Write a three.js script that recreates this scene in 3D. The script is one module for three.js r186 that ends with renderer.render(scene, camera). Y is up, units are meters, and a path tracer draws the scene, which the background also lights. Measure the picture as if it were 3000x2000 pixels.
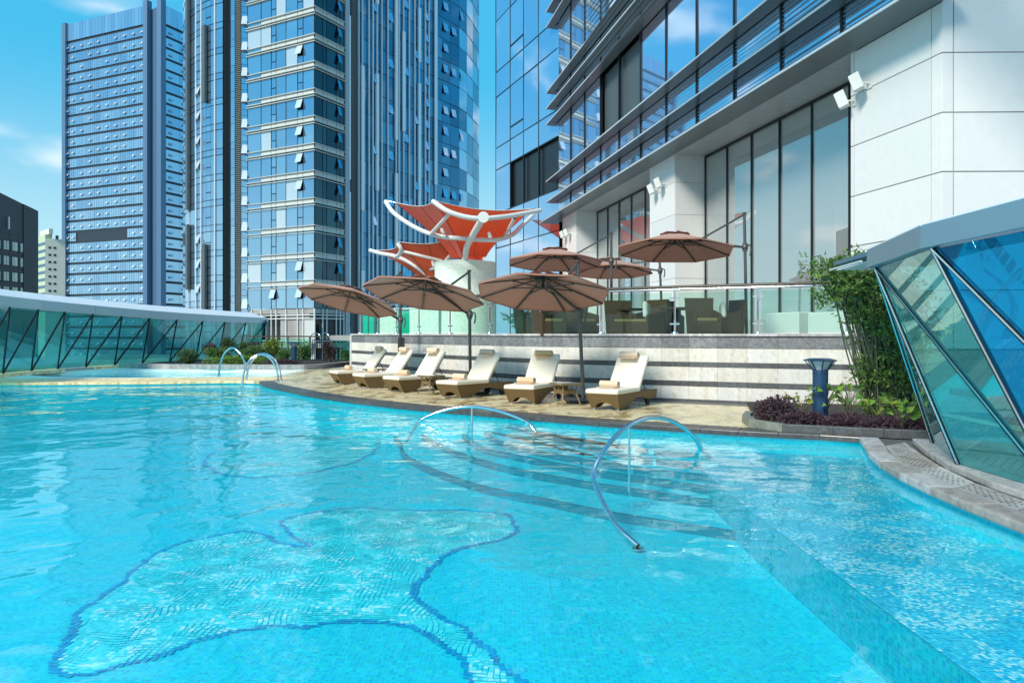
import * as THREE from 'three';
import { mergeGeometries, toCreasedNormals } from 'three/addons/utils/BufferGeometryUtils.js';
import { RoundedBoxGeometry } from 'three/addons/geometries/RoundedBoxGeometry.js';
import { createNoise2D, createNoise3D } from 'simplex-noise';

// ---------------------------------------------------------------- camera, sky, sun, exposure
const W = 3000, H = 2000, F = 2200, HOR = 977, EYE = 1.5;   // lens measured on the photograph: focal length and horizon in its pixels
const scene = new THREE.Scene();
const camera = new THREE.PerspectiveCamera(2 * Math.atan(H / 2 / F) * 180 / Math.PI, W / H, 0.05, 3000);
camera.position.set(0, EYE, 0);
camera.lookAt(0, EYE, -1);
camera.setViewOffset(W, H, 0, H / 2 - HOR, W, H);
const renderer = new THREE.WebGLRenderer({ antialias: true });
renderer.setSize(1024, 682);
renderer.toneMapping = THREE.LinearToneMapping;
renderer.toneMappingExposure = 1.2;
renderer.shadowMap.enabled = true;

let seedState = 7;
function reseed(s) { seedState = s | 0; }
function rnd() { seedState = (seedState + 0x6d2b79f5) | 0; let t = Math.imul(seedState ^ (seedState >>> 15), 1 | seedState); t = (t + Math.imul(t ^ (t >>> 7), 61 | t)) ^ t; return ((t ^ (t >>> 14)) >>> 0) / 4294967296; }
const rr = (a, b) => a + (b - a) * rnd();
reseed(11);
const n2 = createNoise2D(rnd), n3 = createNoise3D(rnd);
const clamp = (x, a = 0, b = 1) => Math.min(b, Math.max(a, x)), lerp = (a, b, t) => a + (b - a) * t;
const smooth = (a, b, x) => { const t = clamp((x - a) / (b - a)); return t * t * (3 - 2 * t); };
function fbm3(x, y, z, o = 5) { let s = 0, a = 0.5, f = 1; for (let i = 0; i < o; i++) { s += a * n3(x * f, y * f, z * f); a *= 0.5; f *= 2.03; } return s; }
function fbm2(x, y, o = 5) { let s = 0, a = 0.5, f = 1; for (let i = 0; i < o; i++) { s += a * n2(x * f, y * f); a *= 0.5; f *= 2.03; } return s; }

{ // computed sky: saturated blue air paling to the horizon, thin high cloud everywhere
  const w = 2048, h = 1024, d = new Float32Array(w * h * 4);
  const top = [0.05, 0.34, 0.68], mid = [0.06, 0.455, 0.74], low = [0.52, 0.76, 0.82];
  for (let j = 0; j < h; j++) {
    const el = ((j + 0.5) / h - 0.5) * Math.PI, e = Math.max(0, Math.sin(el));
    for (let i = 0; i < w; i++) {
      const az = (i / w) * Math.PI * 2, x = Math.cos(el) * Math.cos(az), y = Math.sin(el), z = Math.cos(el) * Math.sin(az);
      const k = (j * w + i) * 4, a = smooth(0, 0.34, e), b = smooth(0.22, 0.95, e);
      let c = [0, 1, 2].map((q) => lerp(lerp(low[q], mid[q], a), top[q], b));
      const wx = 0.5 * n3(x * 1.6, y * 3, z * 1.6);
      const f = fbm3(x * 2.1 + wx, y * 7.5, z * 2.1 - wx, 6), g = fbm3(x * 7 + 9, y * 22, z * 7, 4);
      const cl = smooth(0.17, 0.70, f + 0.24 * g) * 0.72;
      c = c.map((v, q) => lerp(v, [0.93, 0.97, 1.0][q], cl));
      if (el < 0) { const t = smooth(0, 0.25, -Math.sin(el)); c = c.map((v, q) => lerp(v, [0.30, 0.34, 0.35][q], t)); }
      d[k] = c[0]; d[k + 1] = c[1]; d[k + 2] = c[2]; d[k + 3] = 1;
    }
  }
  const t = new THREE.DataTexture(d, w, h, THREE.RGBAFormat, THREE.FloatType);
  t.mapping = THREE.EquirectangularReflectionMapping; t.magFilter = THREE.LinearFilter; t.minFilter = THREE.LinearFilter; t.needsUpdate = true;
  scene.background = t; scene.environment = t;
  scene.backgroundIntensity = 1; scene.environmentIntensity = 1;
}
const sun = new THREE.DirectionalLight(new THREE.Color().setRGB(1, 0.93, 0.82), 3.7);
sun.target.position.set(0, 0, -20); sun.position.set(-50, 62, -20 + 60);
sun.castShadow = true; sun.shadow.radius = 26; sun.shadow.mapSize.set(4096, 4096);
Object.assign(sun.shadow.camera, { left: -60, right: 60, top: 60, bottom: -60, near: 1, far: 260 });
scene.add(sun, sun.target);

// ---------------------------------------------------------------- helpers
const V = (x, y, z) => new THREE.Vector3(x, y, z);
const at = (u, v, d) => V((u - 1500) / F * d, EYE - (v - HOR) / F * d, -d);            // photograph pixel at a depth in metres
const gx = (u, d) => (u - 1500) / F * d;
const used = new Map();
function numbered(name) { const n = used.get(name) || 0; used.set(name, n + 1); return n ? name + '_' + String(n).padStart(3, '0') : name; }
function mesh(name, geo, mat, parent) { const m = new THREE.Mesh(Array.isArray(geo) ? join(geo) : geo, mat); m.name = name; m.castShadow = m.receiveShadow = true; if (parent) parent.add(m); return m; }
function tag(o, label, category, group, kind) { o.userData.label = label; if (category) o.userData.category = category; if (group) o.userData.group = group; if (kind) o.userData.kind = kind; return o; }
function thing(name, label, category, x = 0, y = 0, z = 0, turn = 0, group) { const g = new THREE.Group(); g.name = numbered(name); g.position.set(x, y, z); g.rotation.y = turn; scene.add(g); return tag(g, label, category, group); }
function single(name, label, category, geo, mat, group) { const m = mesh(numbered(name), geo, mat, scene); return tag(m, label, category, group); }
function struct(name, label, geo, mat) { const m = mesh(numbered(name), geo, mat, scene); return tag(m, label, undefined, undefined, 'structure'); }
function copyOf(root, label, x, y, z, turn = 0) { const c = root.clone(); c.name = numbered(root.name.replace(/_\d{3}$/, '')); c.userData = { ...root.userData }; if (label) c.userData.label = label; c.position.set(x, y, z); c.rotation.y = turn; scene.add(c); return c; }
function join(list) {
  const l = list.map((g) => { let q = g.index ? g.toNonIndexed() : g; for (const k of Object.keys(q.attributes)) if (!['position', 'normal', 'uv', 'color'].includes(k)) q.deleteAttribute(k); return q; });
  if (!l.every((g) => g.attributes.color)) l.forEach((g) => g.deleteAttribute('color'));
  return mergeGeometries(l);
}
const moved = (g, x, y, z) => g.translate(x, y, z);
const box = (w, h, d, x = 0, y = 0, z = 0) => uvm(new THREE.BoxGeometry(w, h, d).translate(x, y, z));
const rbox = (w, h, d, r, x = 0, y = 0, z = 0, s = 2) => uvm(new RoundedBoxGeometry(w, h, d, s, Math.min(r, w / 2.01, h / 2.01, d / 2.01)).translate(x, y, z));
const cyl = (r0, r1, h, x = 0, y = 0, z = 0, n = 20, open = false) => new THREE.CylinderGeometry(r0, r1, h, n, 1, open).translate(x, y, z);
function uvm(g) { // uv in metres by the way a face points
  const p = g.attributes.position, n = g.attributes.normal, uv = new Float32Array(p.count * 2);
  for (let i = 0; i < p.count; i++) {
    const ax = Math.abs(n.getX(i)), ay = Math.abs(n.getY(i)), az = Math.abs(n.getZ(i));
    if (ay >= ax && ay >= az) { uv[i * 2] = p.getX(i); uv[i * 2 + 1] = p.getZ(i); } else if (ax > az) { uv[i * 2] = p.getZ(i); uv[i * 2 + 1] = p.getY(i); } else { uv[i * 2] = p.getX(i); uv[i * 2 + 1] = p.getY(i); }
  }
  g.setAttribute('uv', new THREE.BufferAttribute(uv, 2)); return g;
}
function bar(a, b, w, h, round) { // a straight bar between two points; h (if given) is its upright thickness
  const d = V().subVectors(b, a), L = d.length(), g = round ? new THREE.CylinderGeometry(w, h ?? w, L, 14).rotateX(Math.PI / 2) : new THREE.BoxGeometry(w, h ?? w, L);
  const m = new THREE.Matrix4(); const z = d.clone().normalize(); let x = V(0, 1, 0).cross(z); if (x.length() < 1e-3) x = V(1, 0, 0); x.normalize(); const y = z.clone().cross(x);
  m.makeBasis(x, y, z); m.setPosition(a.clone().add(b).multiplyScalar(0.5)); return g.applyMatrix4(m);
}
function tube(pts, r, seg = 40, rad = 10, closed = false) { return new THREE.TubeGeometry(new THREE.CatmullRomCurve3(pts, closed, 'centripetal'), seg, r, rad, closed); }
function flat(points, y, holes = []) { // polygon sheet in plan: points are [x, z]; faces up; uv in metres
  const s = new THREE.Shape(points.map((p) => new THREE.Vector2(p[0], -p[1])));
  for (const h of holes) s.holes.push(new THREE.Path(h.map((p) => new THREE.Vector2(p[0], -p[1]))));
  const g = new THREE.ShapeGeometry(s); g.rotateX(-Math.PI / 2); g.translate(0, y, 0); return uvm(g);
}
function slab(points, y0, y1, holes = [], bevel = 0) { // polygon prism in plan from y0 up to y1
  const s = new THREE.Shape(points.map((p) => new THREE.Vector2(p[0], -p[1])));
  for (const h of holes) s.holes.push(new THREE.Path(h.map((p) => new THREE.Vector2(p[0], -p[1]))));
  const g = new THREE.ExtrudeGeometry(s, { depth: y1 - y0 - 2 * bevel, bevelEnabled: bevel > 0, bevelThickness: bevel, bevelSize: bevel, bevelOffset: -bevel, bevelSegments: 2, curveSegments: 8 });
  g.rotateX(-Math.PI / 2); g.translate(0, y0 + bevel, 0); return uvm(g);
}
function sheetFrom(rows) { // rows of Vector3 -> smooth grid surface
  const n = rows[0].length, p = [], uv = [], ix = [];
  rows.forEach((r, j) => r.forEach((q, i) => { p.push(q.x, q.y, q.z); uv.push(i / (n - 1), j / (rows.length - 1)); }));
  for (let j = 0; j + 1 < rows.length; j++) for (let i = 0; i + 1 < n; i++) { const a = j * n + i; ix.push(a, a + 1, a + n, a + 1, a + n + 1, a + n); }
  const g = new THREE.BufferGeometry(); g.setAttribute('position', new THREE.Float32BufferAttribute(p, 3)); g.setAttribute('uv', new THREE.Float32BufferAttribute(uv, 2)); g.setIndex(ix); g.computeVertexNormals(); return g;
}
function curve2(pts, step) { // smooth plan curve through [x, z], sampled about every step metres
  const c = new THREE.CatmullRomCurve3(pts.map((p) => V(p[0], 0, p[1])), false, 'centripetal'), n = Math.max(2, Math.round(c.getLength() / step));
  return c.getSpacedPoints(n).map((p) => [p.x, p.z]);
}
function offset2(pts, o) { // plan polyline moved sideways (to its left when o > 0, seen with z towards the viewer)
  return pts.map((p, i) => { const a = pts[Math.max(0, i - 1)], b = pts[Math.min(pts.length - 1, i + 1)], dx = b[0] - a[0], dz = b[1] - a[1], L = Math.hypot(dx, dz) || 1; return [p[0] + dz / L * o, p[1] - dx / L * o]; });
}
function run(name, pts, o0, o1, y0, y1, mat, parent, gap = 0.004, bevel = 0.008) { // stones or panels set along a plan polyline, one mesh for each piece
  const a = offset2(pts, o0), b = offset2(pts, o1), out = [];
  for (let i = 0; i + 1 < pts.length; i++) {
    const L = Math.hypot(a[i + 1][0] - a[i][0], a[i + 1][1] - a[i][1]), t = gap / L / 2, q = (A, B, s) => [lerp(A[0], B[0], s), lerp(A[1], B[1], s)];
    const quad = [q(a[i], a[i + 1], t), q(a[i], a[i + 1], 1 - t), q(b[i], b[i + 1], 1 - t), q(b[i], b[i + 1], t)];
    let area = 0; quad.forEach((p, k) => { const r = quad[(k + 1) % 4]; area += p[0] * -r[1] - r[0] * -p[1]; }); if (area < 0) quad.reverse();
    const g = slab(quad, y0, y1, [], bevel), mm = Array.isArray(mat) ? mat[Math.floor(rnd() * mat.length)] : mat;
    const du = rr(0, 9), dv = rr(0, 9), uv = g.attributes.uv; for (let k = 0; k < uv.count; k++) uv.setXY(k, uv.getX(k) + du, uv.getY(k) + dv);
    out.push(mesh(name, g, mm, parent));
  }
  return out;
}

// ---------------------------------------------------------------- textures and materials
function tex(w, h, fn, { srgb = true, repeat = [1, 1] } = {}) { // fn(u, v, x, y) -> [r, g, b] in 0..1 (linear when srgb: stored as sRGB)
  const d = new Uint8Array(w * h * 4), enc = (c) => 255 * (srgb ? (c <= 0.0031308 ? 12.92 * c : 1.055 * Math.pow(c, 1 / 2.4) - 0.055) : c);
  for (let y = 0; y < h; y++) for (let x = 0; x < w; x++) { const c = fn(x / w, y / h, x, y), k = (y * w + x) * 4; for (let q = 0; q < 3; q++) d[k + q] = clamp(enc(clamp(c[q])), 0, 255); d[k + 3] = 255; }
  const t = new THREE.DataTexture(d, w, h); t.wrapS = t.wrapT = THREE.RepeatWrapping; t.magFilter = THREE.LinearFilter; t.minFilter = THREE.LinearMipmapLinearFilter; t.generateMipmaps = true;
  if (srgb) t.colorSpace = THREE.SRGBColorSpace; t.repeat.set(...repeat); t.needsUpdate = true; return t;
}
const TAU = Math.PI * 2;
const torus = (u, v, s, seed, o = 4) => { const a = u * TAU, b = v * TAU; return 0.5 * (fbm3(Math.cos(a) * s + seed, Math.sin(a) * s, Math.cos(b) * s + seed * 0.7, o) + fbm3(Math.sin(b) * s + seed * 1.3, Math.cos(a + 1) * s, Math.sin(a + b) * s, o)); };
const mixc = (a, b, t) => [lerp(a[0], b[0], t), lerp(a[1], b[1], t), lerp(a[2], b[2], t)];
const col = (r, g, b) => new THREE.Color().setRGB(r, g, b);
const std = (c, o = {}) => new THREE.MeshStandardMaterial({ color: col(...c), roughness: 0.7, ...o });
const phy = (c, o = {}) => new THREE.MeshPhysicalMaterial({ color: col(...c), roughness: 0.5, ...o });
const rep = (t, a, b = a) => { const c = t.clone(); c.repeat.set(a, b); c.needsUpdate = true; return c; };

const grainBump = tex(256, 256, (u, v) => { const g = 0.5 + 0.5 * torus(u, v, 7, 3, 4) + rr(-0.12, 0.12); return [g, g, g]; }, { srgb: false });
const creamTex = tex(512, 512, (u, v) => {
  const a = torus(u, v, 1.4, 2), b = torus(u, v, 6, 5), s = smooth(0.08, 0.45, torus(u, v, 2.1, 17) + 0.25 * b);
  let c = mixc([0.60, 0.575, 0.52], [0.70, 0.69, 0.66], clamp(0.5 + a)); c = mixc(c, [0.50, 0.40, 0.24], 0.55 * s); const k = 1 + 0.16 * b + rr(-0.04, 0.04); return c.map((x) => x * k);
});
const graniteTex = tex(512, 512, (u, v) => {
  const a = torus(u, v, 2, 31), b = torus(u, v, 9, 12), vein = Math.pow(1 - clamp(Math.abs(torus(u, v, 2.6, 44, 5)) * 9), 3);
  let c = mixc([0.10, 0.105, 0.11], [0.21, 0.215, 0.22], clamp(0.5 + a + 0.5 * b)); c = mixc(c, [0.42, 0.42, 0.42], 0.55 * vein); const k = 1 + rr(-0.18, 0.18); return c.map((x) => x * k);
});
const greyStoneTex = tex(512, 512, (u, v) => {
  const a = torus(u, v, 1.5, 61), b = torus(u, v, 12, 9), s = smooth(0.1, 0.4, torus(u, v, 2.4, 71));
  let c = mixc([0.25, 0.245, 0.235], [0.42, 0.41, 0.39], clamp(0.5 + a)); c = mixc(c, [0.16, 0.155, 0.14], 0.5 * s); const k = 1 + 0.3 * b + rr(-0.16, 0.16); return c.map((x) => x * k);
});
const tanTex = tex(1024, 1024, (u, v) => {
  const a = torus(u, v, 1.3, 7), st = torus(u * 1, v, 3.2, 22, 5), b = torus(u, v, 14, 4), wet = smooth(0.02, 0.16, torus(u, v, 1.1, 90, 5));
  let c = mixc([0.64, 0.48, 0.22], [0.86, 0.74, 0.47], clamp(0.5 + 0.9 * a + 0.7 * st)); c = mixc(c, [0.42, 0.27, 0.09], 0.55 * wet); const k = 1 + 0.16 * b; return c.map((x) => x * k);
});
const tanRough = tex(1024, 1024, (u, v) => { const wet = smooth(0.02, 0.16, torus(u, v, 1.1, 90, 5)), b = torus(u, v, 9, 4); const g = clamp(lerp(0.30, 0.05, wet) + 0.06 * b); return [g, g, g]; }, { srgb: false });
const tanBump = tex(512, 512, (u, v) => { const g = 0.5 + 0.35 * torus(u, v, 4, 22, 5) + 0.25 * torus(u, v, 14, 4); return [g, g, g]; }, { srgb: false });
const weave = tex(128, 128, (u, v) => { const r = Math.floor(v * 16), s = 0.5 + 0.5 * Math.sin((u * 8 + (r % 2) * 0.5) * TAU), h = Math.sin((v * 16 % 1) * Math.PI); const g = clamp(s * 0.6 + h * 0.4); return [g, g, g]; }, { srgb: false });
const weaveCol = tex(128, 128, (u, v) => { const r = Math.floor(v * 16), s = 0.5 + 0.5 * Math.sin((u * 8 + (r % 2) * 0.5) * TAU), h = Math.sin((v * 16 % 1) * Math.PI), g = 0.55 + 0.6 * s * h + rr(-0.1, 0.1); return [0.165 * g, 0.108 * g, 0.047 * g]; });
const clothBump = tex(256, 256, (u, v, x, y) => { const g = 0.5 + 0.25 * Math.sin(x * 0.8) * Math.sin(y * 0.8) + 0.3 * torus(u, v, 5, 8); return [g, g, g]; }, { srgb: false });
const panelTex = tex(256, 256, (u, v) => { const g = 0.75 + 0.035 * torus(u, v, 1.5, 40) + 0.02 * torus(u, v, 10, 41) + rr(-0.008, 0.008); return [g, g * 0.99, g * 0.965]; });
const brushed = tex(256, 64, (u, v, x) => { const g = 0.5 + 0.35 * n2(x * 0.35, v * 0.7) + rr(-0.06, 0.06); return [g, g, g]; }, { srgb: false });
const concreteTex = tex(256, 256, (u, v) => { const g = 0.34 + 0.14 * torus(u, v, 2, 51) + 0.08 * torus(u, v, 9, 52); return [g, g * 0.98, g * 0.93]; });
// glass mosaic: small square tiles with thin pale joints
function mosaic(n, px, shades, joint, jw) {
  const w = n * px, pick = []; for (let i = 0; i < n * n; i++) pick.push(shades[Math.floor(rnd() * shades.length)].map((c) => c * rr(0.9, 1.1)));
  return tex(w, w, (u, v, x, y) => { const i = Math.floor(x / px), j = Math.floor(y / px), fx = x % px, fy = y % px; return fx < jw || fy < jw ? joint : pick[j * n + i]; });
}
const poolTile = mosaic(128, 8, [[0.004, 0.57, 0.68], [0.006, 0.63, 0.72], [0.012, 0.67, 0.75], [0.003, 0.52, 0.65], [0.006, 0.60, 0.70]], [0.02, 0.72, 0.76], 1);
const paleTile = mosaic(128, 8, [[0.02, 0.68, 0.72], [0.03, 0.72, 0.75], [0.14, 0.80, 0.82], [0.02, 0.66, 0.72], [0.50, 0.90, 0.90], [0.03, 0.70, 0.74], [0.02, 0.68, 0.73]], [0.06, 0.74, 0.76], 1);
const ledgeShadeTile = mosaic(64, 8, [[0.006, 0.36, 0.46], [0.008, 0.41, 0.50], [0.012, 0.45, 0.54], [0.005, 0.32, 0.43]], [0.02, 0.50, 0.56], 1);  // teal darkened so its colour holds the shade of the upright ledge face
const greenTile = mosaic(64, 8, [[0.62, 0.72, 0.62], [0.52, 0.68, 0.58], [0.70, 0.76, 0.68], [0.45, 0.64, 0.55], [0.66, 0.74, 0.62]], [0.66, 0.69, 0.64], 1);
const waveBump = (() => { // open water: long slow swell crossed by small ripples
  const ws = []; reseed(5); for (let i = 0; i < 46; i++) { const k = Math.floor(Math.pow(rnd(), 1.6) * 30) + 2, a = rr(0, TAU); ws.push([Math.round(k * Math.cos(a)), Math.round(k * Math.sin(a) * 1.0), rr(0, TAU), 1 / Math.pow(k, 1.15)]); } for (let i = 0; i < 18; i++) { const k = rr(38, 85), a = rr(0, TAU); ws.push([Math.round(k * Math.cos(a)), Math.round(k * Math.sin(a)), rr(0, TAU), 0.55 / Math.pow(k, 1.15)]); }
  return tex(1024, 1024, (u, v) => { let s = 0; const w = 0.25 * torus(u, v, 1.5, 66, 3); for (const q of ws) s += q[3] * Math.sin((q[0] * u + q[1] * v) * TAU + q[2] + 5 * w); const g = 0.5 + 0.16 * s; return [g, g, g]; }, { srgb: false });
})();

const M = {
  cream: std([1, 1, 1], { map: rep(creamTex, 0.55), roughness: 0.62, bumpMap: rep(grainBump, 2), bumpScale: 0.0015 }),
  granite: std([1, 1, 1], { map: rep(graniteTex, 0.8), roughness: 0.55, bumpMap: rep(grainBump, 2), bumpScale: 0.001 }),
  graniteDark: std([0.42, 0.42, 0.43], { map: rep(graniteTex, 0.8), roughness: 0.45 }),
  coping: std([0.34, 0.33, 0.32], { map: rep(graniteTex, 0.7), roughness: 0.36 }),
  greyStone: std([1, 1, 1], { map: rep(greyStoneTex, 0.5), roughness: 0.8, bumpMap: rep(grainBump, 3), bumpScale: 0.003 }),
  greyStoneLight: std([1.22, 1.22, 1.24], { map: rep(greyStoneTex, 0.45), roughness: 0.8, bumpMap: rep(grainBump, 3), bumpScale: 0.003 }),
  greyStoneWarm: std([0.92, 0.86, 0.80], { map: rep(greyStoneTex, 0.55), roughness: 0.8, bumpMap: rep(grainBump, 3), bumpScale: 0.003 }),
  mossStone: std([0.62, 0.68, 0.58], { map: rep(greyStoneTex, 0.6), roughness: 0.7, bumpMap: rep(grainBump, 3), bumpScale: 0.003 }),
  tan: std([1, 1, 1], { map: rep(tanTex, 0.28), roughness: 1, roughnessMap: rep(tanRough, 0.28), bumpMap: rep(tanBump, 0.6), bumpScale: 0.004 }),
  sand: std([1.15, 1.12, 1.12], { map: rep(tanTex, 0.4), roughness: 0.75, bumpMap: rep(grainBump, 2), bumpScale: 0.002 }),
  joint: std([0.10, 0.095, 0.085]),
  sealant: std([0.34, 0.33, 0.31], { roughness: 0.8 }),
  steel: std([0.72, 0.73, 0.74], { metalness: 1, roughness: 0.16 }),
  steelDull: std([0.45, 0.46, 0.47], { metalness: 1, roughness: 0.35 }),
  bronze: std([0.055, 0.052, 0.048], { roughness: 0.42, metalness: 0.2 }),
  pole: std([0.10, 0.10, 0.095], { roughness: 0.4, metalness: 0.35 }),
  rubber: std([0.02, 0.02, 0.02], { roughness: 0.8 }),
  canopy: phy([0.46, 0.20, 0.13], { roughness: 0.95, transmission: 0.26, thickness: 0, side: THREE.DoubleSide, bumpMap: rep(clothBump, 3), bumpScale: 0.0015 }),
  red: phy([0.84, 0.085, 0.016], { roughness: 0.95, transmission: 0.42, thickness: 0, side: THREE.DoubleSide, bumpMap: rep(clothBump, 6), bumpScale: 0.002 }),
  orange: phy([0.66, 0.10, 0.03], { roughness: 0.95, transmission: 0.30, thickness: 0, side: THREE.DoubleSide, bumpMap: rep(clothBump, 6), bumpScale: 0.002 }),
  whiteSteel: std([0.66, 0.68, 0.65], { roughness: 0.38 }),
  cushion: std([0.85, 0.765, 0.63], { roughness: 0.95, bumpMap: rep(clothBump, 4), bumpScale: 0.003 }),
  towel: std([0.78, 0.56, 0.36], { roughness: 1, bumpMap: rep(clothBump, 9), bumpScale: 0.006 }),
  towelPale: std([0.80, 0.62, 0.45], { roughness: 1, bumpMap: rep(clothBump, 9), bumpScale: 0.006 }),
  pillow: std([0.62, 0.60, 0.55], { roughness: 0.95, bumpMap: rep(clothBump, 6), bumpScale: 0.004 }),
  wicker: std([1.45, 1.38, 1.25], { map: rep(weaveCol, 7), roughness: 0.6, bumpMap: rep(weave, 7), bumpScale: 0.004 }),
  wickerDark: std([0.50, 0.44, 0.33], { map: rep(weaveCol, 7), roughness: 0.65, bumpMap: rep(weave, 7), bumpScale: 0.004 }),
  wickerTrim: std([0.20, 0.135, 0.06], { roughness: 0.6 }),
  darkWood: std([0.07, 0.055, 0.04], { roughness: 0.4 }),
  tableGlass: phy([0.12, 0.13, 0.12], { roughness: 0.08 }),
  whitePanel: std([1, 1, 1], { map: rep(panelTex, 0.4), roughness: 0.5 }),
  shadedPanel: std([0.86, 0.87, 0.87], { map: rep(panelTex, 0.4), roughness: 0.5 }),  // white panel toned down, shade of the pier returns put into its colour
  soffit: std([0.42, 0.44, 0.45], { roughness: 0.35 }),
  fin: std([0.17, 0.20, 0.21], { roughness: 0.32, metalness: 0.35 }),
  lip: std([0.72, 0.75, 0.76], { roughness: 0.3, metalness: 0.3 }),
  louver: std([0.10, 0.12, 0.125], { roughness: 0.45, metalness: 0.3 }),
  blackMetal: std([0.018, 0.02, 0.022], { roughness: 0.4 }),
  hotelGlass: phy([0.56, 0.72, 0.90], { metalness: 0.92, roughness: 0.03 }),
  hotelGlassB: phy([0.50, 0.66, 0.86], { metalness: 0.92, roughness: 0.03 }),
  lobbyGlass: phy([0.80, 0.84, 0.83], { transmission: 1, thickness: 0, roughness: 0, metalness: 0.5, ior: 1.6 }),
  railGlass: phy([0.66, 0.91, 0.81], { transmission: 1, thickness: 0, roughness: 0, ior: 1.5 }),
  tealGlass: phy([0.11, 0.56, 0.55], { transmission: 1, thickness: 0, roughness: 0.0, metalness: 0.5, ior: 1.6 }),
  blueGlass: phy([0.02, 0.30, 0.56], { transmission: 1, thickness: 0, roughness: 0.0, metalness: 0.5, ior: 1.6 }),
  mullion: std([0.012, 0.016, 0.02], { roughness: 0.35, metalness: 0.3 }),
  towerGlass: [phy([0.44, 0.60, 0.76], { metalness: 0.9, roughness: 0.04 }), phy([0.38, 0.55, 0.72], { metalness: 0.9, roughness: 0.04 }), phy([0.50, 0.66, 0.80], { metalness: 0.9, roughness: 0.05 }), phy([0.42, 0.60, 0.75], { metalness: 0.9, roughness: 0.04 })],
  deepGlass: [phy([0.10, 0.26, 0.40], { metalness: 0.9, roughness: 0.04 }), phy([0.08, 0.22, 0.35], { metalness: 0.9, roughness: 0.03 }), phy([0.14, 0.32, 0.46], { metalness: 0.9, roughness: 0.05 }), phy([0.07, 0.19, 0.30], { metalness: 0.9, roughness: 0.04 })],
  darkReflectionGlass: [phy([0.04, 0.085, 0.11], { metalness: 0.8, roughness: 0.04 }), phy([0.05, 0.11, 0.14], { metalness: 0.8, roughness: 0.04 }), phy([0.03, 0.07, 0.10], { metalness: 0.8, roughness: 0.04 })],  // tower glass darkened in colour to stand for dark reflections on the right face
  paleTower: [phy([0.40, 0.60, 0.78], { metalness: 0.75, roughness: 0.12 }), phy([0.35, 0.55, 0.74], { metalness: 0.75, roughness: 0.12 }), phy([0.46, 0.66, 0.82], { metalness: 0.75, roughness: 0.14 })],
  towerMetal: std([0.11, 0.21, 0.33], { roughness: 0.45, metalness: 0.4 }),
  towerBand: std([0.02, 0.035, 0.05], { roughness: 0.5 }),
  sash: phy([0.70, 0.78, 0.84], { metalness: 0.35, roughness: 0.15 }),
  ledge: std([0.52, 0.56, 0.52], { roughness: 0.5 }),
  spandrel: std([0.54, 0.57, 0.55], { roughness: 0.5 }),
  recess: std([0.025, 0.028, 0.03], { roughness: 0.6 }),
  darkStone: std([0.10, 0.115, 0.115], { roughness: 0.55 }),
  whiteFin: std([0.76, 0.82, 0.85], { roughness: 0.4 }),
  charcoal: std([0.030, 0.036, 0.045], { roughness: 0.5 }),
  oldGlass: phy([0.30, 0.36, 0.34], { metalness: 0.5, roughness: 0.1 }),
  creamBuilding: std([0.66, 0.68, 0.58], { roughness: 0.8 }),
  greenBuilding: std([0.50, 0.60, 0.42], { roughness: 0.8 }),
  concrete: std([1, 1, 1], { map: rep(concreteTex, 0.15), roughness: 0.85 }),
  ground: std([0.9, 0.9, 0.92], { map: rep(concreteTex, 0.05), roughness: 0.9 }),
  fascia: std([0.29, 0.42, 0.48], { roughness: 0.3, metalness: 0.55, bumpMap: rep(brushed, 4, 4), bumpScale: 0.0006 }),
  fasciaTop: std([0.74, 0.77, 0.78], { roughness: 0.4 }),
  navy: std([0.012, 0.045, 0.105], { roughness: 0.35 }),
  lampGlass: phy([0.62, 0.66, 0.66], { roughness: 0.3 }),
  soil: std([0.035, 0.027, 0.02], { roughness: 1 }),
  stem: std([0.10, 0.11, 0.06], { roughness: 0.8 }),
  cane: std([0.12, 0.16, 0.10], { roughness: 0.7 }),
  plaque: std([0.085, 0.05, 0.03], { roughness: 0.5 }),
  poolTile: std([1, 1, 1], { map: rep(poolTile, 1 / 4.6), roughness: 0.35 }),
  poolWallTile: std([1, 1, 1], { map: rep(poolTile, 1 / 4.6), roughness: 0.35, side: THREE.DoubleSide }),
  paleTile: std([1, 1, 1], { map: rep(paleTile, 1 / 5.4), roughness: 0.35 }),
  ledgeShadeBase: std([1, 1, 1], { map: rep(ledgeShadeTile, 1 / 2.3), roughness: 0.4 }),
  ribbon: std([0.005, 0.36, 0.64], { roughness: 0.4 }),
  whiteTile: std([0.42, 1.10, 1.32], { map: rep(greenTile, 1 / 1.6), roughness: 0.4 }),
  paleMosaic: std([1.22, 1.30, 1.34], { map: rep(greenTile, 1 / 2.4), roughness: 0.4 }),
  greenMosaic: std([1.18, 1.16, 1.14], { map: rep(greenTile, 1 / 3.4), roughness: 0.4 }),
  water: phy([0.70, 0.96, 0.99], { transmission: 1, thickness: 0, roughness: 0.0, ior: 1.33, bumpMap: rep(waveBump, 1 / 9), bumpScale: 0.058 }),
  waterCalm: phy([0.74, 0.96, 0.99], { transmission: 1, thickness: 0, roughness: 0.0, ior: 1.33, bumpMap: rep(waveBump, 1 / 6), bumpScale: 0.05 }),
};
const leafMat = (c, o = {}) => phy(c, { roughness: 0.7, transmission: 0.3, thickness: 0, side: THREE.DoubleSide, vertexColors: true, ...o });
M.leafDark = leafMat([0.055, 0.12, 0.022]); M.leafMid = leafMat([0.085, 0.19, 0.03]); M.leafLime = leafMat([0.16, 0.30, 0.03]); M.leafYellow = leafMat([0.24, 0.30, 0.04]); M.leafPurple = leafMat([0.075, 0.032, 0.050]); M.leafBrown = leafMat([0.06, 0.02, 0.02]);
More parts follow.
